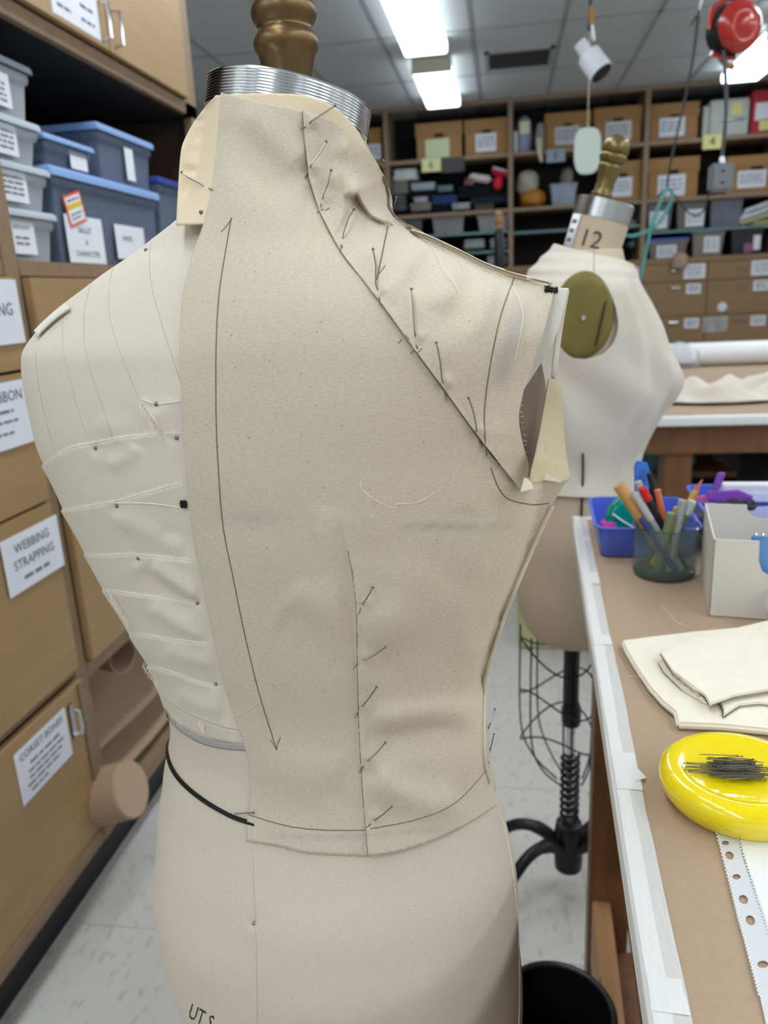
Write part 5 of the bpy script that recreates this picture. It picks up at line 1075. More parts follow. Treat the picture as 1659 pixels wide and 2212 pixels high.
for z in (.64, .53, .43): cg.tube([(ccx+CR*cos(a), PY+CR*sin(a), z+.03*cos(a*2+z*9)) for a in [2*pi*k/36 for k in range(36)]], .0022, 5, closed=True)
cg.build('wire_cage', m_blackm, f2, smooth=True)
# ---- black bin at the bottom, cream box on the floor
pts = [at(*q, Z=.36) for q in ((1130, 2092), (1185, 2081), (1330, 2212))]
(x1, y1), (x2, y2), (x3, y3) = [(p.x, p.y) for p in pts]; A2 = 2*(x1*(y2-y3)+x2*(y3-y1)+x3*(y1-y2)); ux = ((x1*x1+y1*y1)*(y2-y3)+(x2*x2+y2*y2)*(y3-y1)+(x3*x3+y3*y3)*(y1-y2))/A2; uy = ((x1*x1+y1*y1)*(x3-x2)+(x2*x2+y2*y2)*(x1-x3)+(x3*x3+y3*y3)*(x2-x1))/A2; br = sqrt((x1-ux)**2+(y1-uy)**2)
print('bin', ux, uy, br)
t = thing('round_bin', 'black round bin on the floor between the front dress form and the table', 'bin', (ux, uy, 0))
B().lathe([(br*.78, .001), (br*.80, .004), (br*.98, .345), (br*1.0, .352), (br, .360), (br*.965, .361), (br*.95, .352), (br*.77, .01), (.001, .008)], 56, c=(ux, uy, 0), cap=False).build('bin_wall', m_black, t, smooth=True)
B().tube([(ux+br*.985*cos(a), uy+br*.985*sin(a), .360) for a in [2*pi*k/56 for k in range(56)]], .005, 8, closed=True).build('bin_rim', M('dark_rim', rgb(38, 38, 40), .35), t, smooth=True)
fx = at(1120, 1402, Z=0); t = thing('storage_box', 'cream plastic box with a dark lid on the floor behind the second dress form', 'box', (fx.x+.14, fx.y+.15, 0)); m_cream = M('cream_plastic', rgb(190, 186, 146), .5)
B().box(fx.x, fx.x+.30, fx.y, fx.y+.32, 0.001, .30).build('box_body', m_cream, t, bevel=.01); B().box(fx.x-.01, fx.x+.31, fx.y-.01, fx.y+.33, .30, .37).build('box_lid', m_black, t, bevel=.01)

# ================================================================== shelving along the back wall
shv = thing('shelving_unit', 'wall of wooden pigeonhole shelves with drawers below along the back of the room', 'shelving', (.6, YB+.3, 0))
UPX = [-3.18, -2.25, -1.085, .068, 1.272, 2.45, 3.6, 4.75, 5.35]; DEP = .55
ZA, ZBs, ZC = 2.605, 2.125, 1.60
for x in UPX: B().box(x-.022, x+.022, YB, YB+DEP, ZC, CEIL-.002).build('upright', m_shelf_edge, shv, bevel=.002)
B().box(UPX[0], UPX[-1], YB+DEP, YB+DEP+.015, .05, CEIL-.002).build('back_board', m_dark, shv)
B().box(UPX[0], UPX[-1], YB-.004, YB+.03, CEIL-.03, CEIL-.0015).build('top_rail', m_shelf_edge, shv)
for i in range(len(UPX)-1):
    a, c = UPX[i]+.022, UPX[i+1]-.022
    for z in (ZA, ZBs):
        B().box(a, c, YB+.002, YB+DEP, z-.032, z).build('shelf', m_shelf_edge, shv, bevel=.002)
m_teal = M('green_glass', rgb(104, 140, 142), .2, alpha=.9)
TEAL = {2: (1.935, 1.76), 3: (1.915,), 4: (1.845,)}
for i, zs in TEAL.items():
    for z in zs: B().box(UPX[i]+.022, UPX[i+1]-.022, YB+.02, YB+DEP, z-.022, z).build('glass_shelf', m_teal, shv)
B().box(UPX[0], UPX[-1], YB-.02, YB+DEP, ZC-.045, ZC).build('counter', m_wood_back, shv, bevel=.003)
B().box(UPX[0], UPX[-1], YB+.004, YB+DEP, .09, ZC-.045).build('drawer_carcass', m_woodh, shv); B().box(UPX[0], UPX[-1], YB+.06, YB+DEP, 0, .09).build('plinth', m_black, shv)
def face_m(x, z, y): return frame_m((x, y, z), (1, 0, 0), (0, 0, 1))
for i in (3, 4, 5):
    for k in range(2):
        a = UPX[i]+(UPX[i+1]-UPX[i])*k/2+.006; c = UPX[i]+(UPX[i+1]-UPX[i])*(k+1)/2-.006
        for r, (z0, z1) in enumerate(((1.392, 1.550), (1.080, 1.384), (.76, 1.072), (.44, .752), (.10, .432))):
            d = B().box(a, c, YB-.014, YB+.004, z0, z1).build('drawer', m_wood_back, shv, bevel=.003)
            cx = a+(c-a)*.52; zh = z1-.05 if r else z1-.065
            B().tube([(cx-.045, YB-.014, zh), (cx-.04, YB-.04, zh), (cx+.04, YB-.04, zh), (cx+.045, YB-.014, zh)], .006, 6).build('handle', m_chrome, d, smooth=True)
            lw, lh = (.19, .13) if r == 0 else (.13, .09); lx_ = cx+.165-(0 if r else -.0); lz = z1-.075 if r == 0 else z1-.065
            lx_ = min(lx_, c-lw/2-.005); m = face_m(lx_, lz, YB-.0150); B().box(-lw/2, lw/2, 0, .0008, -lh/2, lh/2, m).build('label', m_paper, d); scribble(d, m, [(-lw*.35, lw*.35, lh*(.25-.22*j), .010) for j in range(3)], m_print)['kind'] = 'stuff'
def ext(x0, y0, x1, y1, Y):
    ym = (y0+y1)/2; xm = (x0+x1)/2; return at(x0, ym, Y=Y).x, at(x1, ym, Y=Y).x, at(xm, y1, Y=Y).z, at(xm, y0, Y=Y).z
m_hole = M('dark_hole', rgb(30, 24, 20), .9)
def archive(label, px, zb, lab=None, dep=.38, mat=m_card, hole=(38, 30, 24)):
    Y = YB+.05; x0, x1, _, z1 = ext(*px, Y); t = thing('archive_box', label, 'box', ((x0+x1)/2, Y+dep/2, zb), 0, 'cardboard archive boxes on the shelves'); w = x1-x0; h = z1-zb
    B().box(x0+.008, x1-.008, Y+.006, Y+dep-.006, zb+.001, z1-.004).build('box_body', mat, t, bevel=.003)
    lh = h*.30; m = face_m(x0, zb, Y-.001)
    B().prism([(0, h-lh*1.25), (.02, h-lh*1.25), (w*.14, h-lh), (w*.86, h-lh), (w-.02, h-lh*1.25), (w, h-lh*1.25), (w, h), (0, h)], dep+.002, m).build('lid', mat, t, bevel=.002)
    B().box(w*.41, w*.60, .0046, .0056, h*.60, h*.70, m @ Matrix.Translation((0, 0, 0))).build('hand_hole', m_hole, t)
    if lab:
        c, (u0, v0, u1, v1) = lab; mm = M('label_%s' % str(c), rgb(*c), .7); B().box(w*u0, w*u1, .003, .0045, h*v0, h*v1, m).build('label', mm, t)
        if c[2] > 200: scribble(t, m, [(w*(u0+.04), w*(u1-.05), h*(v1-(v1-v0)*(.25+.2*j)), .012) for j in range(3)], m_print, y=.002)['kind'] = 'stuff'
    return t
Wh = (222, 226, 238)
archive('cardboard archive box in the leftmost bay beside the muslin neck', (755, 278, 824, 342), ZA, (Wh, (.55, .12, .98, .55)))
archive('cardboard archive box with a pale green paper stuck on its front', (898, 264, 999, 341), ZA, ((206, 216, 176), (.2, .04, .72, .55)))
archive('cardboard archive box with a white label, right of the green labelled one', (1003, 256, 1099, 334), ZA, (Wh, (.25, .10, .72, .60)))
archive('cardboard archive box right of the bagged things on the top shelf', (1177, 242, 1277, 320), ZA, ((196, 198, 204), (.22, .12, .75, .62)))
archive('cardboard archive box above the gold finial of the smaller form', (1283, 230, 1388, 304), ZA, ((206, 208, 214), (.25, .12, .78, .62)))
archive('cardboard archive box on the top shelf, first in the right-hand bay', (1404, 222, 1510, 300), ZA, (Wh, (.2, .12, .72, .62)))
archive('cardboard archive box beside the gold finial on the second shelf', (1300, 348, 1392, 424), ZBs, (Wh, (.2, .12, .72, .60)))
archive('cardboard archive box on the second shelf behind the teal hose', (1400, 340, 1510, 422), ZBs, (Wh, (.2, .05, .74, .58)))
archive('cardboard archive box on the second shelf right of the hanging socket box', (1568, 334, 1702, 412), ZBs, (Wh, (.2, .14, .66, .60)))
# grey steel box and red box
x0, x1, z0, z1 = ext(1520, 214, 1618, 290, YB+.05); t = thing('steel_file_box', 'pale grey metal file box with a yellow note on the top shelf', 'box', (x0, YB+.2, ZA)); m_gb = M('grey_enamel', rgb(186, 190, 186), .45)
B().box(x0+.05, x1, YB+.05, YB+.42, ZA+.001, z1).build('box_body', m_gb, t, bevel=.012); B().box(x0, x0+.045, YB+.06, YB+.42, ZA+.001, z1-.04).build('side_flange', m_gb, t, bevel=.006)
B().tube([(x0+.15, YB+.05, ZA+.15), (x0+.15, YB+.035, ZA+.135), (x0+.34, YB+.035, ZA+.135), (x0+.34, YB+.05, ZA+.145)], .006, 6).build('handle', m_steel, t, smooth=True)
B().box(x0+.23, x0+.32, YB+.046, YB+.049, z1-.13, z1-.03).build('yellow_note', M('note_yellow', rgb(226, 218, 150), .7), t)
x0, x1, z0, z1 = ext(1624, 192, 1720, 284, YB+.05); t = thing('red_box', 'red box with white and yellow labels at the end of the top shelf', 'box', (x0, YB+.2, ZA)); B().box(x0, x1, YB+.05, YB+.4, ZA+.001, z1).build('box_body', M('red_board', rgb(170, 30, 46), .5), t, bevel=.004)
B().box(x0+.03, x0+.22, YB+.046, YB+.0495, z1-.24, z1-.10).build('white_label', m_paper, t); B().box(x0+.07, x0+.20, YB+.046, YB+.0495, ZA+.03, ZA+.12).build('yellow_label', M('note_yellow', rgb(226, 218, 150), .7), t)
# numbered shelf signs
def sign(label, s, px, col):
    Y = YB-.012; x0, x1, z0, z1 = ext(*px, Y); t = thing('shelf_sign', label, 'sign', ((x0+x1)/2, Y, z0)); B().box(x0, x1, Y, Y+.003, z0, z1).build('card', M('sign_%s' % str(col), rgb(*col), .6), t)
    if s: lettering(t, face_m((x0+x1)/2, (z0+z1)/2, Y), [(s, (z1-z0)*.85, 0, 0)], m_ink, y=-.001, name='numeral')
sign('pale yellow shelf card with the numeral 6', '6', (911, 342, 952, 371), (222, 222, 168))
sign('grey blue shelf card with the numeral 5', '5', (1180, 322, 1221, 350), (150, 164, 180))
sign('yellow shelf card with the numeral 4', '4', (1518, 290, 1560, 322), (228, 222, 150))
sign('dark plastic pocket hanging on the shelf edge beside card 6', '', (953, 340, 1003, 372), (66, 64, 66))
# folded fabrics and other goods (front bay of the photograph's centre)
def fold(label, px, col, dy=.05, dep=.30, lay=3, cat='fabric', name='folded_fabric', tilt=0.):
    Y = YB+dy; x0, x1, z0, z1 = ext(*px, Y); w, h = x1-x0, z1-z0; t = thing(name, label, cat, ((x0+x1)/2, Y+dep/2, z0)); m = M('cloth_%s' % str(col), rgb(*col), .9, var=.08, vscale=14)
    mm = Matrix.Translation(((x0+x1)/2, 0, (z0+z1)/2)) @ Matrix.Rotation(tilt, 4, 'Y') @ Matrix.Translation((-(x0+x1)/2, 0, -(z0+z1)/2))
    for i in range(lay):
        a = z0+h*i/lay; j = .012*math.sin(i*2.1+x0*9); B().box(x0+abs(j), x1-abs(j)*.5, Y+.004*i, Y+dep, a+.0008, a+h/lay-.0008, mm).build('fold_layer', m, t, bevel=min(h/lay*.45, .02), seg=3)
    return t
G = 'folded fabrics'
fold('white folded cloth at the top left of the fabric shelf', (846, 364, 903, 388), (214, 218, 220))
fold('grey beige folded fabric below the white cloth', (842, 390, 884, 418), (138, 132, 128))
fold('pale blue white fabric bundle in the middle of the fabric shelf', (884, 394, 942, 410), (176, 184, 194), lay=2)
fold('thin pale blue folded fabric right of the bundle', (942, 400, 980, 413), (120, 142, 152), lay=2)
fold('black fabric pile under the pale bundle', (880, 411, 985, 425), (20, 22, 28), dy=.09)
fold('small white folded cloth above the beige one', (890, 425, 926, 437), (180, 184, 196), lay=2)
fold('cobalt blue folded fabric on the fabric shelf', (928, 422, 990, 440), (52, 76, 130), lay=2)
fold('grey green folded fabric at the lower left of the fabric shelf', (845, 420, 880, 455), (92, 96, 100))
fold('beige folded fabric at the bottom of the fabric shelf', (882, 438, 934, 455), (150, 140, 134), lay=2)
fold('dark navy folded fabric heap in the middle of the shelf', (934, 441, 972, 456), (18, 24, 44), lay=2)
fold('white folded cloth at the bottom centre of the fabric shelf', (972, 438, 1018, 452), (178, 184, 190), lay=2)
fold('large black folded garment under the red folders', (985, 398, 1100, 424), (16, 16, 20), dy=.08)
fold('dark blue folded garment with a green stripe', (1012, 424, 1100, 440), (34, 46, 62), dy=.07, lay=2)
fold('taupe folded fabric at the lower right of the fabric shelf', (1022, 440, 1070, 456), (96, 86, 80), lay=2)
fold('dusty pink folded cloth beside the white folder', (1000, 384, 1026, 399), (150, 110, 104), lay=2)
fold('white edged folder leaning on the black garment', (1012, 376, 1062, 392), (206, 196, 196), lay=1, tilt=.2, name='folder', cat='folder')
fold('crimson folder leaning against the upright', (1058, 366, 1104, 379), (196, 40, 66), lay=1, tilt=.32, name='folder', cat='folder')
fold('white folder lying on the crimson folder', (1060, 363, 1100, 368), (220, 214, 220), lay=1, tilt=.32, name='folder', cat='folder')
fold('bright red scrap hanging from the folders', (1064, 380, 1086, 409), (206, 40, 62), dy=.03, dep=.05, lay=1)
# lower rows of bins in that bay and the next
def obin(label, px, col, zb, dy=.06, dep=.3, lid=None, lab=False, alpha=1.):
    Y = YB+dy; x0, x1, _, z1 = ext(*px, Y); t = thing('storage_bin', label, 'bin', ((x0+x1)/2, Y+dep/2, zb)); m = M('bin_%s_%s' % (str(col), alpha), rgb(*col), .4, alpha=alpha, var=.12, vscale=9); tp = .018; zt = z1
    v = []
    for d, z in ((tp, zb+.001), (0, zt-.02), (-.008, zt-.02), (-.008, zt), (.004, zt), (.006, zt-.02), (tp+.004, zb+.006)): v += [(x0+d, Y+d, z), (x1-d, Y+d, z), (x1-d, Y+dep-d, z), (x0+d, Y+dep-d, z)]
    B().add(v, [(j*4+i, j*4+(i+1) % 4, j*4+4+(i+1) % 4, j*4+4+i) for j in range(6) for i in range(4)]+[(3, 2, 1, 0), (24, 25, 26, 27)]).build('bin_body', m, t, bevel=.003)
    if alpha < 1: B().box(x0+.03, x1-.03, Y+.03, Y+dep-.03, zb+.01, zb+(zt-zb)*.7).build('contents', M('goods_%s' % str(col), rgb(150, 132, 124), .9, col2=rgb(90, 80, 84), vscale=12), t, bevel=.02)
    if lid: B().box(x0-.014, x1+.014, Y-.014, Y+dep+.01, zt, zt+.022).build('lid', M('lid_%s' % str(lid), rgb(*lid), .4), t, bevel=.005)
    if lab:
        a, c, e, f_ = lab; w, h = x1-x0, zt-zb; m_ = face_m(x0, zb, Y-.003); B().box(w*a, w*c, 0, .001, h*e, h*f_, m_).build('label', m_paper, t); scribble(t, m_, [(w*(a+.05), w*(c-.05), h*(f_-(f_-e)*(.25+.22*j)), .010) for j in range(3)], m_print)['kind'] = 'stuff'
    return t
z_a, z_b = TEAL[2]
obin('grey bin at the left end of the lower shelf behind the muslin shoulder', (862, 468, 912, 505), (92, 94, 98), z_a)
obin('pale grey bin in the middle of the lower fabric bay', (934, 466, 1002, 505), (142, 140, 146), z_a)
obin('pale grey bin beside the wooden stand finial', (1032, 463, 1098, 502), (148, 148, 154), z_a)
fold('white rolled cloth on the lowest glass shelf', (998, 517, 1050, 536), (174, 178, 180), lay=2)
fold('pale blue bundle beside the stand pole on the lowest glass shelf', (1054, 514, 1098, 536), (158, 170, 190), lay=2)
fold('white bundle at the foot of the upright near the stand pole', (1048, 552, 1098, 572), (176, 182, 190), lay=2)
# second bay top: bagged things
def lumpy(label, px, col, dy, dep, cat, name, alpha=1., n=7, seed=0):
    Y = YB+dy; x0, x1, z0, z1 = ext(*px, Y); t = thing(name, label, cat, ((x0+x1)/2, Y+dep/2, z0)); g = []; R1 = random.Random(seed)
    prof = [(.02, 0), (.75, .04), (.95, .2), (1., .45), (.92, .7), (.7, .9), (.3, .985), (.02, 1.)]; b = B(); cx, cy = (x0+x1)/2, Y+dep/2; N_ = 20; v = []; f = []
    for r, h in prof:
        for i in range(N_): a = 2*pi*i/N_; k = 1+.10*sin(a*3+h*7+seed)+.06*sin(a*7+h*13); v.append((cx+r*k*cos(a)*(x1-x0)/2, cy+r*k*sin(a)*dep/2, z0+h*(z1-z0)))
    for j in range(len(prof)-1):
        for i in range(N_): f.append((j*N_+i, j*N_+(i+1) % N_, (j+1)*N_+(i+1) % N_, (j+1)*N_+i))
    f += [tuple(range(N_-1, -1, -1)), tuple((len(prof)-1)*N_+i for i in range(N_))]
    B().add(v, f).build('body', M('lump_%s' % str(col), rgb(*col), .5, var=.15, vscale=10, alpha=alpha), t, smooth=True); return t, (x0, x1, z0, z1, Y)
t, (x0, x1, z0, z1, Y) = lumpy('plastic bag of small things with a pale yellow tag', (1113, 246, 1152, 330), (150, 162, 186), .06, .2, 'bag', 'plastic_bag', seed=1)
B().box(x0+.04, x0+.13, Y-.004, Y, z0+.16, z1-.06).build('tag', M('tag_cream', rgb(222, 216, 184), .7), t); B().box(x0-.012, x0+.02, Y, Y+.1, z0, z1-.14).build('white_card_edge', m_paper, t)
t, (x0, x1, z0, z1, Y) = lumpy('grey cloth loop hanging over the shelf edge', (1157, 262, 1178, 325), (150, 142, 134), -.01, .1, 'cloth', 'hanging_cloth', seed=2); B().tube([(x0+.03, Y, z0+.1), (x0+.035, Y-.02, z0-.02), (x0+.055, Y-.02, z0-.10)], [.02, .022, .012], 8).build('hanging_end', M('pale_strap', rgb(206, 198, 184), .8), t, smooth=True)
lumpy('round white sack on the second shelf beside the upright', (1115, 364, 1165, 416), (178, 172, 160), .06, .25, 'sack', 'white_sack', seed=3)
lumpy('heap of orange yellow fabric below the white sack', (1122, 404, 1180, 445), (172, 112, 38), .04, .25, 'fabric', 'orange_fabric', seed=5)
obin('clear plastic box behind the second form neck', (1190, 396, 1246, 443), (168, 182, 198), ZBs, alpha=.7)
lumpy('grey sleeve standing up out of the clear plastic box', (1212, 360, 1240, 402), (128, 124, 118), .1, .12, 'sleeve', 'grey_sleeve', seed=8)
fold('pale green folded cloth on the glass shelf right of the form neck', (1345, 476, 1378, 494), (120, 146, 146), dy=.06, lay=2)
fold('small teal cloth low in the bay beside the upright', (1356, 520, 1376, 534), (90, 120, 124), dy=.1, lay=1)
# right bay lower shelves
obin('clear tub with a white label behind the teal hose', (1398, 438, 1452, 497), (120, 124, 134), TEAL[4][0], lab=(.1, .8, .1, .7), alpha=.75)
obin('clear tub with a big white label on the glass shelf', (1462, 432, 1526, 492), (126, 118, 116), TEAL[4][0], lab=(.3, .92, .1, .68), alpha=.75)
obin('tall clear tub of pale goods under the hanging socket box', (1534, 426, 1604, 487), (122, 126, 142), TEAL[4][0], alpha=.7)
for k, (px, col, tl_) in enumerate((((1600, 450, 1680, 466), (214, 218, 224), -.28), ((1596, 462, 1680, 476), (190, 188, 152), -.26), ((1606, 440, 1680, 452), (222, 228, 238), -.30), ((1622, 474, 1690, 486), (176, 172, 132), -.12))):
    fold(['white envelope leaning on the yellowish ones', 'yellowish envelope in the middle of the leaning pile', 'uppermost white envelope of the leaning pile', 'lowest yellowish envelope of the leaning pile'][k], px, col, lay=1, tilt=tl_, name='envelope', cat='envelope')
obin('clear tub with royal blue lid and white label on the counter', (1402, 520, 1484, 561), (142, 130, 126), ZC, lid=(64, 96, 190), lab=(.2, .72, .05, .75), alpha=.8)
obin('taller clear tub with royal blue lid beside it on the counter', (1496, 500, 1564, 553), (150, 142, 138), ZC, lid=(78, 108, 200), lab=(.35, .85, .15, .8), alpha=.8)
t = obin('dark tub with green and pink goods on the counter', (1580, 494, 1648, 547), (60, 54, 66), ZC, lid=(60, 92, 180), alpha=.8)
x0, x1, z0, z1 = ext(1600, 506, 1645, 545, YB+.05); B().box(x0+.03, x0+.10, YB+.05, YB+.054, z0, z0+.08).build('pink_patch', M('pink_goods', rgb(150, 96, 130), .7), t); B().box(x0+.11, x0+.17, YB+.05, YB+.054, z0+.02, z1-.01).build('label', m_paper, t)
t, q = lumpy('beige fabric tongue spilling over the counter edge', (1452, 545, 1490, 580), (178, 152, 128), -.09, .12, 'fabric', 'beige_scrap', seed=9)
tag(B().box(*ext(1519, 684, 1573, 717, YB-.03)[:2], YB-.0165, YB-.0148, *ext(1519, 684, 1573, 717, YB-.03)[2:]).build('taped_photo', M('photo_print', rgb(196, 192, 188), .5, col2=rgb(120, 118, 118), vscale=9), None), 'white taped picture on the seam of two lower drawers', 'picture')
c = at(1560, 663, Y=YB-.02); tag(B().lathe([(.001, .004), (.038, .004), (.042, 0), (.042, -.004)], 20, m=face_m(c.x, c.z, c.y) @ Matrix.Rotation(pi/2, 4, 'X')).build('round_sticker', m_paper, None), 'small round white sticker on a drawer front', 'sticker')

# ================================================================== far table
TZ2 = 1.0; a = at(1430, 902, Z=TZ2); FY = a.y; FX0 = .40
ft = thing('cutting_table', 'large far cutting table with white edge and brown paper top', 'table', (1.6, FY+.7, 0))
B().box(FX0, 3.6, FY, FY+1.62, TZ2-.030, TZ2-.002).build('table_top', m_white, ft, bevel=.004); B().box(FX0+.05, 3.55, FY+.045, FY+1.60, TZ2-.0021, TZ2).build('paper_cover', m_kraft, ft)
B().box(FX0+.06, 3.54, FY+.06, FY+.09, TZ2-.13, TZ2-.030).build('apron', m_wood_red, ft)
for x in (FX0+.12, 1.9, 3.4):
    for y in (FY+.08, FY+1.5): B().box(x, x+.09, y, y+.09, 0, TZ2-.030).build('table_leg', m_wood_red, ft, bevel=.003)
B().box(FX0+.1, 3.5, FY+.1, FY+1.5, .30, .33).build('lower_shelf', m_wood_red, ft); B().box(FX0+.1, 3.5, FY+1.45, FY+1.47, .33, TZ2-.032).build('back_panel', m_dark, ft)
B().box(FX0+.1, 3.5, FY+.75, FY+1.45, .62, .645).build('middle_shelf', m_wood_red, ft)
# white boards at the back of the table
zr = at(1659, 737, Y=FY+1.45).z
t = thing('white_paper_rolls', 'long white roll of paper along the back of the far table', 'paper roll', (1.6, FY+1.5, TZ2)); rr_ = (zr-TZ2)/2
B().lathe([(rr_-.004, 0), (rr_, .004), (rr_, 2.75), (rr_-.004, 2.754)], 36, m=frame_m((.72, FY+1.5, TZ2+rr_+.001), (0, 1, 0), (1, 0, 0))).build('paper_roll', m_white, t, smooth=True); B().lathe([(.02, -.004), (.03, -.004), (.03, .002), (.02, .002)], 20, m=frame_m((.72, FY+1.5, TZ2+rr_), (0, 1, 0), (1, 0, 0)), cap=False).build('core', m_kraft, t)
t = thing('clear_bag', 'crumpled clear plastic beside the end of the white roll', 'bag', tuple(at(1455, 790, Z=TZ2))); 
c = at(1455, 792, Z=TZ2); b = B(); v = []
b.lathe([(.10, .0), (.13, .03), (.10, .08), (.05, .11), (.005, .12)], 18, c=(c.x+.02, c.y, TZ2+.001)); b.v = [(x+.012*sin(z*90+x*40), y+.012*cos(x*60), z) for x, y, z in b.v]; b.build('bag_film', M('clear_film', rgb(214, 220, 230), .2, alpha=.5), t, smooth=True)
# white cloth scrap on it
c = at(1600, 862, Z=TZ2); t = thing('calico_scrap', 'crumpled white calico scrap on the far cutting table', 'fabric', tuple(c)); U_ = np.linspace(-1, 1, 70); V_ = np.linspace(-1, 1, 46); UU, VV = np.meshgrid(U_, V_)
edge = np.clip(1-np.maximum(np.abs(UU), np.abs(VV))**6, 0, 1); hgt = .012+edge*(.030+.022*np.sin(UU*7+VV*3)+.018*np.sin(VV*9-UU*4)+.012*np.sin(UU*17)*np.cos(VV*11))
xs = c.x+.035+UU*.30*(1-.25*VV*(UU < 0))+.02*np.sin(VV*5); ys_ = c.y+.04+VV*.16+.03*np.sin(UU*4); B().grid(np.stack([xs, ys_, TZ2+np.maximum(hgt, .004)], -1)).build('cloth', m_whitecloth, t, smooth=True, solid=.0015)
# things stored under the far table
t, q = lumpy('teal bundle lying on the shelf under the far table', (0, 0, 1, 1), (40, 86, 90), 0, .1, 'fabric', 'teal_bundle', seed=4) if False else (None, None)
def under(label, px, col, Y, dep, name, cat, seed, n=0):
    x0, x1, z0, z1 = ext(*px, Y); t = thing(name, label, cat, ((x0+x1)/2, Y+dep/2, z0)); N_ = 18; v = []; f = []; prof = [(.5, 0), (.95, .06), (1, .4), (.9, .75), (.55, .95), (.05, 1)]
    for r, h in prof:
        for i in range(N_): a = 2*pi*i/N_; k = 1+.10*sin(a*2+h*5+seed)+.07*sin(a*5+h*9+seed); v.append(((x0+x1)/2+r*k*cos(a)*(x1-x0)/2, Y+dep/2+r*k*sin(a)*dep/2, z0+h*(z1-z0)))
    for j in range(len(prof)-1):
        for i in range(N_): f.append((j*N_+i, j*N_+(i+1) % N_, (j+1)*N_+(i+1) % N_, (j+1)*N_+i))
    f += [tuple(range(N_-1, -1, -1)), tuple((len(prof)-1)*N_+i for i in range(N_))]; B().add(v, f).build('body', M('under_%s' % str(col), rgb(*col), .8, var=.15, vscale=8), t, smooth=True); return t
under('teal padded bundle on the shelf under the far table', (1380, 972, 1520, 1026), (58, 100, 104), FY+.25, .4, 'teal_bundle', 'fabric', 1)
under('navy bag behind the teal bundle under the far table', (1382, 930, 1440, 966), (28, 32, 44), FY+.8, .4, 'navy_bag', 'bag', 2)
under('grey plastic wrapped bundle under the far table', (1424, 938, 1490, 978), (96, 98, 102), FY+.8, .3, 'wrapped_bundle', 'bag', 3)
under('maroon bundle of cloth under the far table', (1480, 934, 1560, 985), (72, 46, 48), FY+.8, .3, 'maroon_bundle', 'fabric', 4)
under('dark grey lidded bin under the far table', (1575, 968, 1650, 1020), (64, 62, 62), FY+.3, .4, 'grey_bin', 'bin', 5)
under('large black sack at the edge under the far table', (1640, 985, 1740, 1085), (10, 10, 12), FY+.1, .4, 'black_sack', 'bag', 6)
under('small pale carton low under the far table', (1408, 1036, 1446, 1058), (120, 110, 104), FY+.2, .2, 'pale_carton', 'box', 7)

# ================================================================== things hanging from the ceiling
# white spotlight
sp = at(1285, 122, Y=4.0); t = thing('spotlight', 'white ceiling spotlight pointing down to the right on a dark rod', 'light', (sp.x-.03, sp.y, CEIL)); ml_ = M('white_enamel', rgb(206, 212, 220), .35)
pj = at(1272, 82, Y=4.0); B().tube([(pj.x+.02, pj.y, CEIL-.002), (pj.x+.004, pj.y, pj.z+.16), (pj.x, pj.y, pj.z+.03)], .009, 8).build('rod', m_blackm, t); B().lathe([(.05, -.03), (.05, -.001), (.02, 0)], 20, c=(pj.x+.02, pj.y, CEIL)).build('ceiling_rose', m_blackm, t, smooth=True)
B().tube([(pj.x+.008, pj.y-.012, pj.z+.12), (pj.x+.010, pj.y-.012, pj.z+.05)], .010, 8).build('ochre_tape', M('ochre_tape', rgb(150, 112, 48), .6), t, smooth=True); B().tube([(pj.x+.012, pj.y-.012, pj.z+.05), (pj.x+.022, pj.y-.012, pj.z-.015)], .006, 8).build('white_lead', m_white, t, smooth=True)
a1, a2, a3, a4 = at(1252, 92, Y=4.0), at(1272, 122, Y=4.0), at(1270, 118, Y=4.0), at(1299, 158, Y=3.97)
B().tube([a1, a2], .030, 24).build('lamp_neck', ml_, t, smooth=True); B().tube([a3, a3+(a4-a3)*.06, a4], [.040, .053, .056], 28).build('lamp_shade', ml_, t, smooth=True); dl_ = (a4-a3).normalized(); B().tube([a4-dl_*.004, a4+dl_*.003], .050, 28).build('lamp_glass', m_black, t)
# pale oval panel on a string
c = at(1269, 326, Y=4.0); t = thing('plastic_oval', 'pale green oval plastic piece hanging on a thread near the gold finial', 'plastic piece', tuple(c)); hw = (at(1298, 326, Y=4).x-at(1240, 326, Y=4).x)/2; hh = (at(1269, 276, Y=4).z-at(1269, 377, Y=4).z)/2
poly = []
for i in range(32):
    a = 2*pi*i/32; e = .55 if sin(a) > 0 else .8; poly.append((hw*abs(cos(a))**.62*np.sign(cos(a))*(1 if sin(a) < .9 else 1), hh*abs(sin(a))**e*np.sign(sin(a))))
B().prism(poly, .012, face_m(c.x, c.z, c.y)).build('oval_plate', M('pale_green_plastic', rgb(196, 212, 206), .3), t, bevel=.002); B().tube([(c.x, c.y+.006, c.z+hh), (c.x, c.y+.006, CEIL-.001)], .0012, 5).build('thread', m_thread, t)
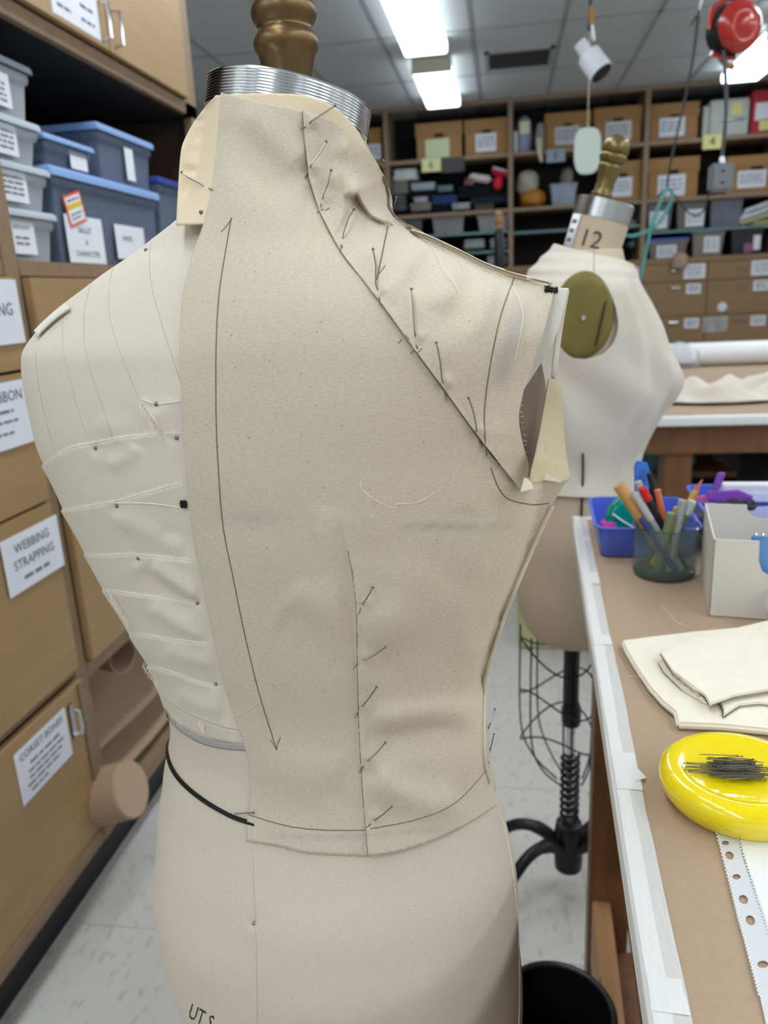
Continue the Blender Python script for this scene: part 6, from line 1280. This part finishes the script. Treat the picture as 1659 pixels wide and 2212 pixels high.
# cord reel
rc = at(1598, 56, Y=3.0); RRr = (at(1659, 60, Y=3.0).x-at(1546, 60, Y=3.0).x)/2*.98
reel = thing('cord_reel', 'glossy red retractable cord reel hanging from the ceiling', 'cord reel', tuple(rc)); axr = Vector((.36, -.93, -.05)).normalized()
def axm(c, d): d = d.normalized(); o = Vector((0, 0, 1)).cross(d).normalized(); w = d.cross(o); return Matrix(((o.x, w.x, d.x, c[0]), (o.y, w.y, d.y, c[1]), (o.z, w.z, d.z, c[2]), (0, 0, 0, 1)))
mR = axm(rc, axr); rd = at(1612, 55, Y=3.0); RRr = .078; m_red = M('glossy_red', rgb(176, 44, 40), .22, coat=.4)
B().lathe([(RRr*.93, -.075), (RRr, -.07), (RRr, -.012), (RRr*.93, -.006)], 44, m=mR).build('drum', m_black, reel, smooth=True)
B().lathe([(RRr*.98, -.004), (RRr*1.0, .0), (RRr*.96, .010), (RRr*.80, .024), (RRr*.66, .030), (RRr*.62, .027), (RRr*.42, .029), (RRr*.36, .036), (.001, .038)], 44, m=mR).build('front_cover', m_red, reel, smooth=True, sharp=60)
B().tube([mR @ Vector((-RRr*1.08, 0, -.04)), mR @ Vector((-RRr*1.02, RRr*.75, -.04)), mR @ Vector((-RRr*.3, RRr*1.16, -.04)), mR @ Vector((RRr*.5, RRr*1.16, -.04))], .010, 8).build('bracket', m_red, reel, smooth=True)
B().tube([mR @ Vector((-RRr*.9, -RRr*.9, -.04)), mR @ Vector((-RRr*.2, -RRr*1.08, -.04)), mR @ Vector((RRr*.2, -RRr*1.08, -.03))], .008, 8).build('lower_bracket', m_red, reel, smooth=True)
bq = mR @ Vector((0, RRr*1.16, -.04)); B().tube([bq, (bq.x, bq.y, CEIL-.001)], .007, 8).build('hanger_rod', m_blackm, reel)
B().tube([mR @ Vector((-RRr*.55, -RRr*1.1, -.03)), mR @ Vector((-RRr*.2, -RRr*1.35, -.03)), mR @ Vector((RRr*.15, -RRr*1.45, -.03))], .010, 8).build('cord_stop', M('ochre_rubber', rgb(160, 120, 60), .5), reel, smooth=True)
so = at(1557, 384, Y=3.0); cd_a = at(1566, 140, Y=3.0)
B().tube(cr([tuple(mR @ Vector((-RRr*.45, -RRr*.2, -.04))), tuple(cd_a), tuple(at(1568, 250, Y=3.0)), tuple(at(1557, 356, Y=3.0))], 10), .0065, 8).build('cord', M('grey_cord', rgb(70, 72, 78), .5), reel, smooth=True)
m_sock = M('grey_socket', rgb(118, 122, 130), .5); B().cbox((so.x, so.y, so.z), (.078, .05, .090)).build('socket_box', m_sock, reel, bevel=.008); B().lathe([(.012, 0), (.010, .015), (.007, .022)], 14, c=(so.x, so.y, so.z+.045)).build('cord_grip', m_steel, reel, smooth=True)
for dz in (.018, -.018): B().cbox((so.x, so.y-.0255, so.z+dz), (.012, .002, .006)).build('socket_slot', m_black, reel)
# dark lead looping down and the teal hose
def hang(label, pts, r, mat, Y, name, cat):
    P_ = [at(x, y, Y=yy) for x, y, yy in cr([(p[0], p[1], p[2] if len(p) > 2 else Y) for p in pts], 8)]; return tag(B().tube(P_, r, 8).build(name, mat, None, smooth=True), label, cat)
ck = at(1509, 26, Y=3.2)
t = thing('hook_cord', 'dark cord with a ceiling hook hanging left of the red reel', 'cord', (ck.x, ck.y, CEIL)); m_dc = M('dark_lead', rgb(44, 46, 46), .5)
P_ = [at(x, y, Y=3.2) for x, y in cr([(1510, 22), (1506, 60), (1499, 110), (1490, 165), (1475, 235), (1460, 300), (1447, 360), (1440, 410)], 6)]; R_ = [.004+.0032*max(0, 1-abs(i-4)/14) for i in range(len(P_))]; B().tube(P_, R_, 8).build('cord', m_dc, t, smooth=True)
B().tube([(ck.x, ck.y, ck.z), (ck.x+.012, ck.y, ck.z+.05), (ck.x+.012, ck.y, CEIL-.001)], .003, 6).build('hook', m_steel, t, smooth=True); B().tube([at(x, y, Y=3.2) for x, y in cr([(1504, 34), (1497, 46), (1493, 54)], 4)], .003, 6).build('spare_end', m_dc, t, smooth=True)
hang('thin dark lead looping from the cord end towards the hanging socket', [(1440, 412), (1420, 425, 3.1), (1440, 408), (1462, 428), (1480, 452), (1502, 466), (1522, 452), (1531, 420, 3.05), (1540, 404, 3.0)], .0030, m_dc, 3.15, 'looped_lead', 'cord')
hang('translucent teal hose looped over the cord and trailing down', [(1338, 502), (1362, 510), (1392, 502), (1418, 486), (1440, 455), (1452, 425), (1447, 408), (1438, 412), (1425, 440), (1410, 480), (1402, 510), (1392, 560), (1380, 610), (1366, 650), (1358, 690)], .0062, M('teal_hose', rgb(84, 160, 160), .3, alpha=.85), 3.1, 'teal_hose', 'hose')
# wooden finial stand between the forms
c = at(1078, 500, Y=4.0); t = thing('form_stand', 'bare black stand with a turned wooden knob in front of the shelves', 'stand', (c.x, c.y, 0)); zt = at(1078, 497, Y=4.0).z
B().lathe([(.022, .02), (.024, .03), (.026, zt-.16), (.024, zt-.01), (.016, zt)], 24, c=(c.x, c.y, 0)).build('pole', m_blackm, t, smooth=True); B().lathe([(.012, 0), (.018, .012), (.014, .022), (.021, .034), (.023, .05), (.018, .064), (.020, .072), (.012, .084), (.001, .088)], 24, c=(c.x, c.y, zt)).build('wooden_knob', M('turned_wood', rgb(150, 112, 72), .45), t, smooth=True); B().lathe([(.20, .001), (.20, .012), (.05, .03), (.02, .04)], 32, c=(c.x, c.y, 0)).build('base', m_blackm, t, smooth=True)
